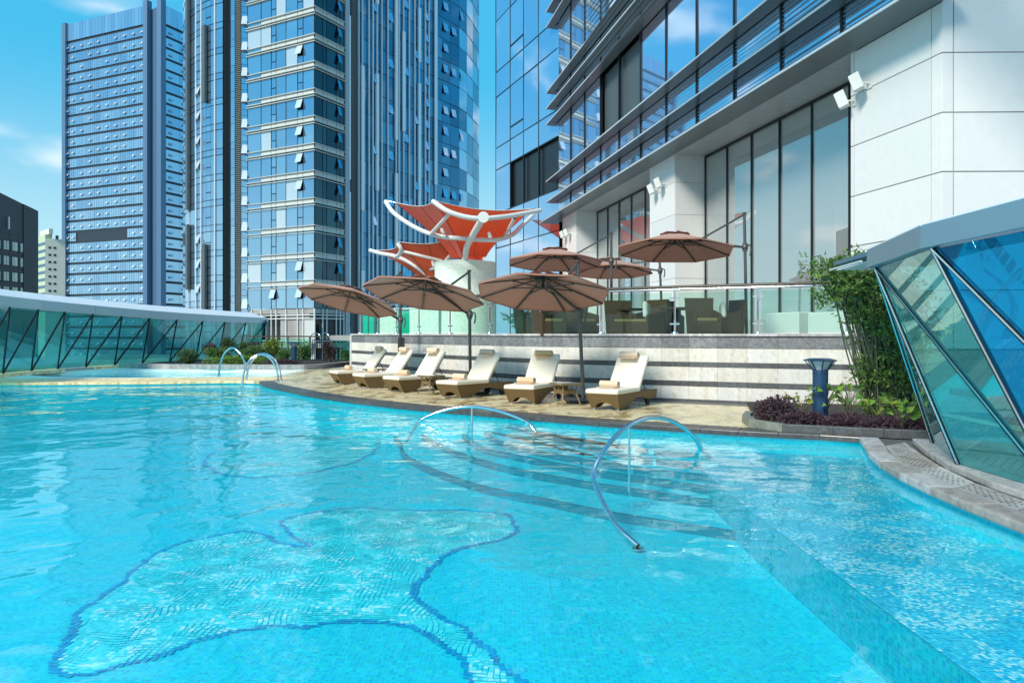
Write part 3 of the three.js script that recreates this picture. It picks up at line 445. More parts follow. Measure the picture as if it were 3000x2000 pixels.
// glass wing set back at the far end
const wing = thing('hotel_wing', 'set back glass wing of the hotel with dark louvre bands at its corner', 'building');
{ const a = [-1.13, -51.6], b = [2.52, -42.75], wf = face(...a, ...b), tu = [1452, 1494, 1533, 1577, 1630].map((u) => wf.ofU(u)); tu[0] = 0; tu[4] = wf.L + 0.4;
  const ys = [-2, 7.34, 9.7, 12.7, 14.2, 17.7, 19.4, 22.9, 24.6, 28];
  for (let i = 0; i < 4; i++) for (let j = 0; j + 1 < ys.length; j++) {
    if (i > 0 && j === 2) { const lv = wf.box('louver_panel', M.louver, wing, tu[i] + 0.04, tu[i + 1] - 0.04, ys[j], ys[j + 1], -0.35, -0.3); for (let q = 0; q < 17; q++) { const y = lerp(ys[j], ys[j + 1], (q + 0.5) / 17), s = mesh('slat', wf.geo(tu[i] + 0.06, tu[i + 1] - 0.06, y - 0.08, y - 0.05, -0.3, -0.03), M.louver); scene.add(s); lv.attach(s); } continue; }
    wf.box('glass_pane', pick([M.hotelGlass, M.hotelGlassB]), wing, tu[i] + 0.02, tu[i + 1] - 0.02, ys[j] + 0.02, ys[j + 1] - 0.02, -0.06, -0.02, wobble(0.006)); }
  for (const t of tu) wf.box('mullion', M.mullion, wing, t - 0.03, t + 0.03, -2, 28, -0.12, 0.0);
  for (const y of ys) wf.box('transom', M.mullion, wing, 0, wf.L, y - 0.035, y + 0.035, -0.12, -0.005);
  for (const [i, y] of [[1, 15.0], [1, 20.3], [1, 25.4]]) wf.box('window_rail', M.mullion, wing, tu[i], tu[i + 1], y - 0.05, y + 0.05, -0.1, 0.01);
  wf.box('core', M.mullion, wing, 0.05, wf.L, -2, 46, -4, -0.2); for (let i = 0; i < 4; i++) wf.box('upper_glazing', pick([M.hotelGlass, M.hotelGlassB]), wing, tu[i], tu[i + 1] - 0.04, 28.1, 46, -0.15, -0.02); }
// lobby interior
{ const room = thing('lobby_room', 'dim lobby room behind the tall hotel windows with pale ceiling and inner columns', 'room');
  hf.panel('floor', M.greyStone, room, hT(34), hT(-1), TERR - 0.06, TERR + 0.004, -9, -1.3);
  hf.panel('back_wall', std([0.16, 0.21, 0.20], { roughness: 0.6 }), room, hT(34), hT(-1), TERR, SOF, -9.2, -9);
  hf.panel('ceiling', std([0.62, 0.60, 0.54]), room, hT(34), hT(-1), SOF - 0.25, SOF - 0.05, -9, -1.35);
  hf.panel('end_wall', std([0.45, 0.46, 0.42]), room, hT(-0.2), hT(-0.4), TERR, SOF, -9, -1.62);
  for (const t of [4.2, 12.6, 19.4]) { const c = hf.p(hT(t), 0, -2.9); mesh('column', rbox(0.5, SOF - TERR - 0.3, 0.5, 0.03, c.x, (SOF + TERR) / 2 - 0.12, c.z), M.shadedPanel, room); }
  hf.panel('bulkhead', std([0.58, 0.55, 0.48]), room, hT(11.8), hT(0.2), 7.0, SOF - 0.3, -2.2, -1.9);
  hf.panel('bulkhead', std([0.50, 0.48, 0.42]), room, hT(11.8), hT(0.2), 6.6, SOF - 0.3, -2.9, -2.5);
  const sh = thing('towel_shelf', 'dark shelf unit of folded towels inside the lobby window', 'shelf'); 
  for (const y of [1.75, 2.12, 2.5]) hf.panel('shelf_board', M.darkWood, sh, hT(6.9), hT(4.9), TERR + y - 1.75 + 0.32, TERR + y - 1.75 + 0.35, -2.4, -1.9);
  hf.panel('back_panel', M.darkWood, sh, hT(6.9), hT(4.9), TERR, TERR + 1.3, -2.45, -2.41);
  for (let i = 0; i < 6; i++) { const c = hf.p(hT(5.2 + i * 0.3), TERR + (i % 2 ? 0.77 : 1.15) , -2.12), o = single('folded_towel', 'pale green folded towel on the lobby shelf', 'towel', rbox(0.26, 0.13, 0.34, 0.05, c.x, c.y, c.z), std([0.35, 0.72, 0.62], { roughness: 1 }), 'towels on the lobby shelf'); }
  for (const [t, w, h] of [[1.5, 1.9, 0.62], [3.6, 1.7, 0.66], [7.6, 2.2, 0.55], [-0.2, 0.9, 0.6]]) { const c = hf.p(hT(t), TERR, -0.75), g = slab([[-w / 2, -0.3], [w / 2 - 0.25, -0.34], [w / 2, 0.25], [-w / 2 + 0.2, 0.34]].reverse(), 0, h, [], 0.03); g.rotateY(hf.turn); g.translate(c.x, c.y, c.z); single('white_planter', w > 2 ? 'long faceted white planter block before the lobby windows, nearest the first pier' : w > 1.8 ? 'faceted white planter block before the lobby windows, second from the white wall' : w > 1 ? 'tall faceted white planter block before the middle of the near lobby windows' : 'short faceted white planter block at the foot of the big white wall', 'planter', g, std([0.72, 0.75, 0.73], { roughness: 0.35 }), 'white planter blocks'); }
}
// loudspeakers on the white walls
{ const sp = (t, y, label) => { const base = hf.p(hT(t), y, 0), g = thing('wall_speaker', label, 'loudspeaker', base.x, base.y, base.z, hf.turn, 'white wall loudspeakers');
    mesh('bracket_plate', rbox(0.16, 0.24, 0.02, 0.005, 0, 0, 0.012), M.whiteSteel, g); mesh('arm', bar(V(0, 0, 0.02), V(-0.04, 0, 0.2), 0.025, 0.025, true), M.whiteSteel, g);
    const cab = new THREE.ExtrudeGeometry(new THREE.Shape([[-0.16, -0.14], [0.16, -0.14], [0.11, 0.14], [-0.11, 0.14]].map((p) => new THREE.Vector2(...p))), { depth: 0.5, bevelEnabled: true, bevelSize: 0.025, bevelThickness: 0.025, bevelSegments: 3 }).translate(0, 0, -0.25).rotateX(Math.PI / 2); cab.scale(0.66, 0.66, 0.66).rotateX(0.35).rotateY(-0.75).translate(-0.08, 0.03, 0.27); const c = mesh('cabinet', cab, M.whiteSteel, g);
    const gr = new THREE.BoxGeometry(0.28, 0.46, 0.012).translate(0, 0, 0.17).scale(0.66, 0.66, 0.66).rotateX(0.35).rotateY(-0.75).translate(-0.08, 0.03, 0.27); mesh('grille', gr, std([0.50, 0.54, 0.52], { bumpMap: rep(weave, 30), bumpScale: 0.002 }), c); };
  sp(-0.65, 6.95, 'white loudspeaker on the big white wall below the canopy, nearer to the corner'); sp(-0.15, 6.72, 'white loudspeaker at the far end of the big white wall, beside the lobby windows');
  sp(10.3, 6.95, 'white loudspeaker on the near lobby pier, towards its right edge'); sp(10.95, 6.85, 'white loudspeaker on the near lobby pier, towards its left edge');
  sp(22.6, 6.8, 'white loudspeaker on the far lobby pier, towards its right edge'); sp(23.4, 6.8, 'white loudspeaker on the far lobby pier, towards its left edge'); }

// ---- pale slab tower at the far left
{ reseed(41); const z0 = 220, cx = gx(424, z0), dir = [-2.3, -1], dl = Math.hypot(...dir), L = 35.2, lx = cx + dir[0] / dl * L, lz = -z0 + dir[1] / dl * L;
  const tw = thing('slab_tower', 'tall pale blue office tower with dark floor bands and tilted open windows', 'building');
  const lf = face(lx, lz, cx, -z0), c2 = gx(481, 219.5), rf = face(c2, -219.5, c2 + 0.4348 / 1.0904 * 30, -219.5 - 30 / 1.0904);
  const TOP = 97.6, y0 = 91.9, fl = 3.272;
  lf.box('core', M.towerBand, tw, 1.2, L, -14, TOP - 2, -14, -0.4); rf.box('core', M.towerBand, tw, 0, 30, -14, TOP - 2, -14, -0.4);
  lf.box('end_pilaster', M.towerMetal, tw, 0.1, 1.7, -14, TOP + 0.3, -1.2, 0.7); lf.box('corner_pilaster', M.towerMetal, tw, L - 0.1, L + 1.6, -14, TOP + 1.2, -1, 0.7); rf.box('corner_pilaster', M.towerMetal, tw, -1.8, 0, -14, TOP + 1.2, -1, 0.6);
  const g0 = lf.p(L + 1.6, 0, -0.8), g1 = rf.p(-1.8, 0, -0.8), gf = face(g0.x, g0.z, g1.x, g1.z); gf.box('corner_recess', M.towerMetal, tw, -0.4, gf.L + 0.4, -14, TOP - 1, -0.5, -0.2);
  for (let i = 0; i < 24; i++) lf.box('parapet_panel', pick(M.paleTower), tw, 1.7 + i * 1.395, 1.7 + (i + 1) * 1.395 - 0.06, y0 + 0.4, TOP, -0.3, 0, wobble(0.01));
  for (let i = 0; i < 12; i++) rf.box('parapet_panel', pick(M.paleTower), tw, i * 2.4, (i + 1) * 2.4 - 0.06, y0 + 0.4, TOP, -0.3, 0, wobble(0.01));
  let nWin = 0, nPane = 0; const rest = [], restP = [];
  for (let k = 0; k < 30; k++) { const yt = y0 - k * fl, yb = yt - fl + 0.74;
    lf.box('floor_band', M.towerBand, tw, 1.7, L - 0.1, yt - 0.4, yt + 0.3, -0.5, -0.35);
    rf.box('floor_band', M.towerBand, tw, 0, 28, yt - 0.4, yt + 0.42, -0.5, -0.35);
    for (let i = 0; i < 9; i++) { const a = 1.7 + i * 3.72; if (k === 18 && i > 0.9 && i < 7) continue; lf.box('glass_pane', pick(M.paleTower), tw, a + 0.03, a + 3.69, yb - 0.42, yt - 0.42, -0.32, -0.1, wobble(0.008)); for (const s of [0.9, 1.8, 2.75]) restP.push(lf.geo(a + s - 0.03, a + s + 0.03, yb - 0.42, yt - 0.42, -0.1, -0.06)); }
    for (let i = 0; i < 5; i++) rf.box('glass_pane', pick(M.paleTower), tw, i * 5.6 + 0.03, i * 5.6 + 5.57, yb - 0.42, yt - 0.42, -0.32, -0.1, wobble(0.008));
    const cols = [1.9, 4.3, ...[0, 1, 2, 3, 4, 5, 6].map((i) => 8.1 + i * 3.72), 34.0];
    cols.forEach((t) => { if (k === 18 && t > 4.5 && t < 28) return; if (t > 34.3) return; const open = rnd() < (n2(k * 0.6, t * 0.2) > -0.35 ? 0.9 : 0.2); if (open && nWin < 300) { nWin++; lf.box('open_sash', M.sash, tw, t - 0.5, t + 0.5, yb + 0.35, yb + 1.15, 0.1, 0.16, [-0.65, 0]); } else rest.push(lf.geo(t - 0.5, t + 0.5, yb + 0.2, yb + 0.25, -0.1, -0.05), lf.geo(t - 0.5, t + 0.5, yb + 1.1, yb + 1.15, -0.1, -0.05)); });
    for (const t of [2.4, 7.2]) if (rnd() < 0.85) rest2push(rf, t, yb); }
  function rest2push(f, t, yb) { f.box('side_sash', M.sash, tw, t - 0.7, t + 0.7, yb + 0.35, yb + 1.15, 0.1, 0.16, [-0.65, 0]); }
  tag(mesh('closed_frames', rest, M.towerMetal, tw), undefined, undefined, undefined, 'stuff'); tag(mesh('pane_joints', restP, M.towerMetal, tw), undefined, undefined, undefined, 'stuff');
}
// ---- ribbed glass tower in the middle: banded block, recess, rounded bay
{ reseed(51); const z0 = 110, cx = gx(921, z0), ld = [-0.881, -0.474], rd = [0.474, -0.881], Ll = 13.75, Lr = 6.4;
  const tw = thing('banded_tower', 'blue glass tower with pale ledges wrapping its corner at every floor', 'building');
  const lf = face(cx + ld[0] * Ll, -z0 + ld[1] * Ll, cx, -z0), rf = face(cx, -z0, cx + rd[0] * Lr, -z0 + rd[1] * Lr);
  const tu = [727, 764, 794, 808, 837, 871, 887, 921].map((u) => clamp(lf.ofU(u), 0, Ll)); tu[0] = 0; tu[7] = Ll;
  const ru = [0, 1.75, 2.6, 4.7, 5.6, Lr];
  lf.box('core', M.towerBand, tw, 0.1, Ll - 0.3, 5.4, 62, -7, -0.5); rf.box('core', M.towerBand, tw, 0.3, Lr, 5.4, 62, -9, -0.5);
  const corner = (name, mat, yA, yB, out, t0 = 0) => { lf.box(name, mat, tw, t0, Ll + out * 0.98, yA, yB, -0.05, out); rf.box(name, mat, tw, 0.0, Lr, yA, yB, -0.05, out - 0.002); };
  const openL = new Set(['6:3', '7:3', '8:5', '3:5', '4:5', '5:5', '-1:3', '-1:5', '0:5x', '9:1', '2:5', '10:5']);
  for (let k = -1; k < 13; k++) { const y = 9.37 + 4 * k, top = y + 4, gy0 = k === -1 ? 5.25 : y + 0.1, gy1 = top - 1.08;
    if (k >= 0) { corner('ledge', M.ledge, y - 0.02, y + 0.07, 0.28); corner('ledge', M.ledge, y - 0.72, y - 0.62, 0.28); corner('ledge', M.ledge, y - 1.08, y - 0.99, 0.28);
      for (let i = 0; i < 7; i++) lf.box(i ? 'spandrel' : 'glass_pane', i ? M.spandrel : pick(M.towerGlass), tw, tu[i] + 0.03, tu[i + 1] - 0.03, y - 0.62, y - 0.02, -0.12, 0.02);
      for (let i = 0; i < 5; i++) rf.box('spandrel', M.spandrel, tw, ru[i] + 0.03, ru[i + 1] - 0.03, y - 0.62, y - 0.02, -0.12, 0.02);
      for (let i = 0; i < 7; i++) lf.box('glass_pane', pick(M.towerGlass), tw, tu[i] + 0.03, tu[i + 1] - 0.03, y - 0.98, y - 0.74, -0.2, -0.1); for (let i = 0; i < 5; i++) rf.box('glass_pane', pick(M.darkReflectionGlass), tw, ru[i] + 0.03, ru[i + 1] - 0.03, y - 0.98, y - 0.74, -0.2, -0.1); }
    for (let i = 0; i < 7; i++) { const win = i === 2 || i === 5 || i === 1 && k > 2;
      if (win && i !== 1) { const sy = gy1 - 1.65; lf.box('glass_pane', pick(M.towerGlass), tw, tu[i] + 0.04, tu[i + 1] - 0.04, gy0, sy, -0.1, -0.02, wobble());
        lf.box('window_frame', M.mullion, tw, tu[i] + 0.02, tu[i + 1] - 0.02, sy, sy + 0.12, -0.1, 0.02);
        const open = (i === 5 && [0, 3, 4, 5, 6, 8].includes(k)) || (i === 2 && [-1].includes(k)) || (i === 5 && k === -1);
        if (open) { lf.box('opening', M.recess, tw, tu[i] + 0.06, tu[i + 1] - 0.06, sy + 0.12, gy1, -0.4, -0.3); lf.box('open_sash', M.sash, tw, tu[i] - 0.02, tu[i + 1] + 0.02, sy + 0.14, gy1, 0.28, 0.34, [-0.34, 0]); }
        else lf.box('glass_pane', pick(M.towerGlass), tw, tu[i] + 0.07, tu[i + 1] - 0.07, sy + 0.12, gy1, -0.1, -0.02, wobble()); }
      else lf.box('glass_pane', rnd() < 0.1 ? M.curtain : pick(M.towerGlass), tw, tu[i] + 0.03, tu[i + 1] - 0.03, gy0, gy1, -0.1, -0.02, wobble()); }
    for (let i = 0; i < 5; i++) rf.box('glass_pane', pick(M.darkReflectionGlass), tw, ru[i] + 0.03, ru[i + 1] - 0.03, gy0, gy1, -0.1, -0.02, wobble());
    rf.box('open_sash', M.deepGlass[2], tw, ru[3] + 0.1, ru[4] - 0.1, gy1 - 1.7, gy1, 0.25, 0.3, [-0.3, 0]); }
  for (const t of tu) lf.box('mullion', M.mullion, tw, t - 0.03, t + 0.03, 5.2, 62, -0.1, 0.03); for (const t of ru) rf.box('mullion', M.mullion, tw, t - 0.03, t + 0.03, 5.2, 62, -0.1, 0.03);
  for (let i = 0; i < 7; i++) lf.box('upper_glazing', pick(M.towerGlass), tw, tu[i], tu[i + 1] - 0.04, 62.1, 108, -0.4, -0.1); for (let i = 0; i < 5; i++) rf.box('upper_glazing', pick(M.darkReflectionGlass), tw, ru[i], ru[i + 1] - 0.04, 62.1, 108, -0.4, -0.1); lf.box('upper_core', M.towerBand, tw, 0, Ll - 0.3, 62, 108, -7, -0.5);
  // unfinished lower storey: white framing, dark openings, pale infill
  lf.box('lower_core', M.recess, tw, 0, Ll - 0.2, -12, 5.1, -7, -1.2); rf.box('lower_core', M.concrete, tw, 0.2, Lr, -12, 5.1, -7, -1.2);
  lf.box('transfer_beam', M.concrete, tw, 0, Ll, 4.5, 5.15, -1.2, -0.15); rf.box('transfer_beam', M.concrete, tw, 0, Lr, 4.5, 5.15, -1.2, -0.15);
  for (const u of [737, 764, 794, 808, 837, 871, 887, 921]) lf.box('white_post', M.whiteSteel, tw, lf.ofU(u) - 0.07, lf.ofU(u) + 0.07, -4, 5.2, -0.12, 0.05);
  for (const t of ru) rf.box('white_post', M.whiteSteel, tw, t - 0.07, t + 0.07, -4, 5.2, -0.12, 0.05);
  for (const y of [3.75, 4.25, 0.4]) { lf.box('white_rail', M.whiteSteel, tw, 0.6, Ll, y - 0.07, y + 0.07, -0.1, 0.06); rf.box('white_rail', M.whiteSteel, tw, 0, Lr, y - 0.07, y + 0.07, -0.1, 0.06); }
  lf.box('infill_panel', M.spandrel, tw, tu[6] + 0.1, tu[7] - 0.1, -4, 3.7, -0.3, -0.15); lf.box('infill_panel', M.concrete, tw, tu[0] + 0.7, tu[1] - 0.1, -4, 3.7, -0.5, -0.3);
  lf.box('lower_slab', M.concrete, tw, -2, Ll + 0.5, -0.6, 0.1, -1, 1.2); rf.box('lower_slab', M.concrete, tw, 0, Lr, -0.6, 0.1, -1, 1.15);
  // dark stone pier and slim glazing beyond the right side
  const e = rf.p(Lr, 0, -0.6), gx1 = at(1048, 900, 124), pf = face(e.x, e.z, gx1.x, gx1.z), pu = [997, 1011, 1014, 1018, 1030, 1048].map((u) => pf.ofU(u));
  for (let k = 0; k < 34; k++) pf.box('pier_panel', M.darkStone, tw, 0, pu[1] - 0.02, -12 + k * 2.2, -12 + (k + 1) * 2.2 - 0.05, -0.5, 0);
  for (const t of [pu[1], pu[3]]) pf.box('white_tube', M.whiteFin, tw, t, t + 0.16, -12, 62, -0.2, 0.25);
  for (let k = 0; k < 17; k++) { pf.box('glass_pane', pick(M.deepGlass), tw, pu[3] + 0.2, pu[4], -10 + k * 4.2, -10 + (k + 1) * 4.2 - 0.06, -0.3, -0.2, wobble()); }
  { const lv = pf.box('louver_panel', M.louver, tw, pu[4], pu[5], -10, 62, -0.5, -0.45), sl = []; for (let q = 0; q < 240; q++) sl.push(pf.geo(pu[4] + 0.1, pu[5] - 0.1, -10 + q * 0.3, -10 + q * 0.3 + 0.07, -0.45, -0.05)); const s = mesh('louver_slats', sl, std([0.20, 0.23, 0.23], { roughness: 0.5 })); s.userData.kind = 'stuff'; tw.add(s); }
  pf.box('glass_fin', M.whiteFin, tw, pu[3] + 0.1, pu[3] + 0.55, 26, 52, 0.1, 0.35); pf.box('glass_fin', M.whiteFin, tw, pu[3] + 0.1, pu[3] + 0.55, 8, 24, 0.1, 0.35);
  // left: recess, louvre strip and rounded bay
  const p0 = lf.p(0, 0, -0.5), q1 = at(705, 900, 116.5), q2 = at(672, 900, 117.5), q3 = at(651, 900, 118.5);
  const sA = face(q1.x, q1.z, p0.x, p0.z), sB = face(q2.x, q2.z, q1.x, q1.z), sC = face(q3.x, q3.z, q2.x, q2.z);
  sC.box('recess_back', M.darkStone, tw, -0.1, sC.L + 0.1, -12, 62, -2.2, -1.8); sC.box('recess_cheek', M.darkStone, tw, -0.2, -0.05, -12, 62, -1.8, -0.3); sC.box('recess_cheek', M.darkStone, tw, sC.L + 0.05, sC.L + 0.2, -12, 62, -1.8, -0.3);
  const mid = sB.ofU(686);
  { const sl = []; sB.box('louver_panel', M.louver, tw, mid, sB.L, -10, 62, -0.5, -0.4); for (let q = 0; q < 240; q++) sl.push(sB.geo(mid + 0.05, sB.L - 0.05, -10 + q * 0.3, -10 + q * 0.3 + 0.08, -0.4, -0.1)); const s = mesh('louver_slats', sl, std([0.22, 0.24, 0.22], { roughness: 0.5 })); s.userData.kind = 'stuff'; tw.add(s); }
  for (let k = 0; k < 17; k++) { const y = -8.6 + k * 4; sB.box('glass_pane', pick(M.towerGlass), tw, 0.05, mid - 0.05, y, y + 2.9, -0.2, -0.1, wobble()); sB.box('glass_pane', pick(M.towerGlass), tw, 0.05, mid - 0.05, y + 2.95, y + 3.95, -0.2, -0.1, wobble());
    sA.box('glass_pane', pick(M.towerGlass), tw, 0.05, sA.L - 0.05, y, y + 0.9, -0.2, -0.1, wobble()); sA.box('glass_pane', pick(M.towerGlass), tw, 0.05, sA.L - 0.05, y + 0.95, y + 3.95, -0.2, -0.1, wobble()); sA.box('open_sash', M.sash, tw, 0.1, sA.L * 0.72, y + 1.9, y + 3.5, 0.25, 0.32, [-0.4, -0.3]); }
  for (const f of [sA, sB]) { f.box('mullion', M.mullion, tw, -0.04, 0.05, -12, 62, -0.2, 0.0); }
}
{ reseed(61); const bay = thing('rounded_tower_bay', 'rounded glass tower bay with slim pale mullions and dark vertical fins', 'building');
  const us = [534, 541, 553, 575, 590, 602, 616, 630, 651], ds = [131, 127.5, 124.5, 122.2, 121.2, 120.5, 119.8, 119.2, 118.5];
  for (let i = 0; i + 1 < us.length; i++) { const a = at(us[i], 900, ds[i]), b = at(us[i + 1], 900, ds[i + 1]), f = face(a.x, a.z, b.x, b.z);
    for (let k = 0; k < 17; k++) { const y = -9.2 + k * 4; f.box('glass_pane', pick(M.towerGlass), bay, 0.03, f.L - 0.03, y, y + 2.95, -0.12, -0.04, wobble(0.005)); f.box('spandrel_pane', pick(M.towerGlass), bay, 0.03, f.L - 0.03, y + 3.03, y + 3.95, -0.12, -0.04, wobble(0.005));
      f.box('transom', M.mullion, bay, 0, f.L, y + 2.94, y + 3.04, -0.12, 0.0); f.box('transom', M.mullion, bay, 0, f.L, y - 0.06, y + 0.03, -0.12, 0.0);
      if (i === 3 && [3, 4, 8, 9, 10, 11, 5, 0, -1].includes(k - 1)) f.box('open_sash', M.sash, bay, 0.05, f.L * 0.95, y + 1.2, y + 2.8, 0.22, 0.28, [-0.35, -0.2]);
      else if (i === 5 || i === 3) f.box('window_rail', M.mullion, bay, 0, f.L, y + 1.2, y + 1.32, -0.1, 0.02); }
    if (i === 2 || i === 3 || i === 4 || i === 7) f.box('pale_mullion', M.whiteFin, bay, -0.06, 0.06, -10, 60, -0.05, 0.2);
    if (i === 2) { f.box('dark_fin', M.louver, bay, -0.15, 0.7, 22, 62, 0.1, 0.55); f.box('dark_fin', M.louver, bay, -0.15, 0.7, 8.8, 19.5, 0.1, 0.55); }
    if (i === 5) { f.box('dark_fin', M.louver, bay, -0.2, 0.5, 38.5, 50.8, 0.1, 0.55); f.box('dark_fin', M.louver, bay, -0.2, 0.5, 4, 15.8, 0.1, 0.55); } }
  const c0 = at(541, 900, 131), c1 = at(651, 900, 122), f = face(c0.x, c0.z, c1.x, c1.z); f.box('core', M.towerBand, bay, 0.2, f.L, -12, 60, -5, -0.3);
}
// ---- dark curved tower with white vertical fins
{ reseed(71); const tw = thing('finned_tower', 'dark blue curved glass tower striped with slim white vertical fins', 'building');
  const us = [1048, 1059, 1078, 1090, 1102, 1116, 1134, 1158, 1167, 1180, 1197, 1213, 1226, 1244, 1255, 1274, 1296, 1320, 1346, 1368, 1386, 1398, 1404], n = us.length;
  const ds = us.map((u) => 124 + (u - 1048) * 0.088 + Math.pow(Math.max(0, (u - 1340) / 64), 2) * 9);
  const bold = { 1059: [[22, 46], [4, 12]], 1102: [[58, 62], [26, 46]], 1158: [[36, 62], [6, 30]], 1180: [[38, 56]], 1226: [[52, 62], [22, 48], [2, 14]], 1274: [[30, 84]] };
  for (let i = 0; i + 1 < n; i++) { const a = at(us[i], 900, ds[i]), b = at(us[i + 1], 900, ds[i + 1]), f = face(a.x, a.z, b.x, b.z), edge = i > n - 6;
    for (let k = 0; k < 24; k++) { const y = -10 + k * 4.05; f.box('glass_pane', pick(edge && rnd() < 0.4 ? M.towerGlass : M.deepGlass), tw, 0.02, f.L - 0.02, y + 0.03, y + 4.0, -0.12, -0.04, wobble(0.012));
      f.box('transom', M.mullion, tw, 0, f.L, y - 0.05, y + 0.04, -0.1, 0.0);
      const op = (us[i] === 1244 || us[i] === 1213 && k % 3 === 0 || us[i] === 1134 && k % 2 === 0 || us[i] === 1320 && k % 2 || us[i] === 1296 || us[i] === 1090 && k % 3 === 1 || us[i] === 1180 && k % 3 === 2 || us[i] === 1346 && k % 3 === 0);
      if (op) f.box('open_sash', M.towerGlass[1], tw, 0.15, Math.min(f.L, 1.6) - 0.1, y + 1.6, y + 3.2, 0.16, 0.20, [-0.22, 0]); }
    if (us[i] < 1280) f.box('white_fin', M.whiteFin, tw, -0.08, 0.09, -10, 87, 0, 0.26);
    for (const [y0, y1] of bold[us[i]] || []) f.box('wide_fin', M.whiteFin, tw, -0.35, 0.4, y0, y1, 0.05, 0.32); }
  const c0 = at(1052, 900, 128), c1 = at(1396, 900, 160), f = face(c0.x, c0.z, c1.x, c1.z); f.box('core', M.towerBand, tw, 0, f.L, -12, 118, -12, -1.2); for (let i = 0; i < 6; i++) f.box('upper_glazing', pick(M.deepGlass), tw, f.L * i / 6, f.L * (i + 1) / 6 - 0.05, 87.3, 118, -0.8, -0.3);
}
// ---- dark office block and cream block far left
{ reseed(81); const b = thing('dark_office_block', 'charcoal clad office block with ribbon windows beyond the left glass wall', 'building'), d = 70;
  const A = at(-160, 900, 60), B = at(66, 900, 69), C = at(109, 900, 71), f = face(A.x, A.z, B.x, B.z), s = face(B.x, B.z, C.x, C.z), yOf = (v, dd) => EYE - (v - HOR) / F * dd;
  const tl = yOf(485, 60), tr = yOf(600, 69.5);
  const prism = (fc, y0L, y0R, y1L, y1R, o0, o1, L0, L1) => { const g = new THREE.BufferGeometry(), q = [fc.p(L0, y0L, o0), fc.p(L1, y0R, o0), fc.p(L1, y1R, o0), fc.p(L0, y1L, o0), fc.p(L0, y0L, o1), fc.p(L1, y0R, o1), fc.p(L1, y1R, o1), fc.p(L0, y1L, o1)], ix = [4, 5, 6, 4, 6, 7, 1, 0, 3, 1, 3, 2, 3, 7, 6, 3, 6, 2, 0, 4, 7, 0, 7, 3, 5, 1, 2, 5, 2, 6, 0, 1, 5, 0, 5, 4], p = []; ix.forEach((i) => p.push(q[i].x, q[i].y, q[i].z)); g.setAttribute('position', new THREE.Float32BufferAttribute(p, 3)); g.computeVertexNormals(); return uvm(g); };
  mesh('wall', prism(f, -14, -14, tl, tr, -14, 0, 0, f.L), M.charcoal, b); mesh('side_wall', prism(s, -14, -14, tr, yOf(618, 71), -14, 0.06, 0.01, s.L), M.charcoal, b);
  const jn = []; for (let q = 0; q < 13; q++) jn.push(f.geo(0, f.L, 3 + q * 0.62, 3.02 + q * 0.62, 0, 0.012)); for (let q = 0; q < 8; q++) jn.push(f.geo(q * 1.2, q * 1.2 + 0.02, 2, 10.8, 0, 0.012)); const jm = mesh('cladding_joints', jn, std([0.018, 0.022, 0.028]), b); jm.userData.kind = 'stuff';
  for (const [v, h] of [[720, 25], [763, 25], [808, 25], [850, 22]]) { const y1 = yOf(v - 8, 69), y0 = y1 - h * 69 / F * 1.15; for (let i = 0; i < 16; i++) { const t0 = f.L - 0.1 - (i + 1) * 0.36, w = f.box('window', M.mullion, b, t0, t0 + 0.35, y0, y1, -0.05, 0.05); const pn = f.box('pane', i % 3 === 1 ? M.recess : i % 5 === 2 ? M.creamBuilding : M.oldGlass, null, t0 + 0.02, t0 + 0.33, y0 + 0.06, y1 - 0.06, 0.05, 0.08); scene.add(pn); w.attach(pn); } }
  f.box('mast', M.whiteSteel, b, f.L - 2.1, f.L - 2.0, yOf(680, 69), yOf(645, 69), 0.1, 0.2); }
{ const b = thing('cream_block', 'distant cream residential block with small dark windows', 'building'), A = at(108, 900, 150), B = at(131, 900, 146), C = at(190, 900, 148), f1 = face(A.x, A.z, B.x, B.z), f2 = face(B.x, B.z, C.x, C.z), y = (v) => EYE - (v - HOR) / F * 147;
  f1.box('green_bay', M.greenBuilding, b, 0, f1.L, -14, y(688), -1.2, 0); f2.box('wall', M.creamBuilding, b, 0, f2.L, -14, y(700), -6, 0); f1.box('roof_room', M.creamBuilding, b, 0.2, f1.L + 1, y(688), y(672), -1.1, -0.4); f2.box('tank', M.darkStone, b, 1.8, 2.3, y(700), y(688), -1, -0.5);
  for (let k = 0; k < 9; k++) { const v = 713 + k * 21; f1.box('window_strip', M.towerMetal, b, 0.05, f1.L - 0.05, y(v + 5), y(v - 3), 0, 0.06); for (const t of [0.55, 1.4]) f2.box('window', M.recess, b, t, t + 0.42, y(v + 16), y(v + 10), 0, 0.05); } }

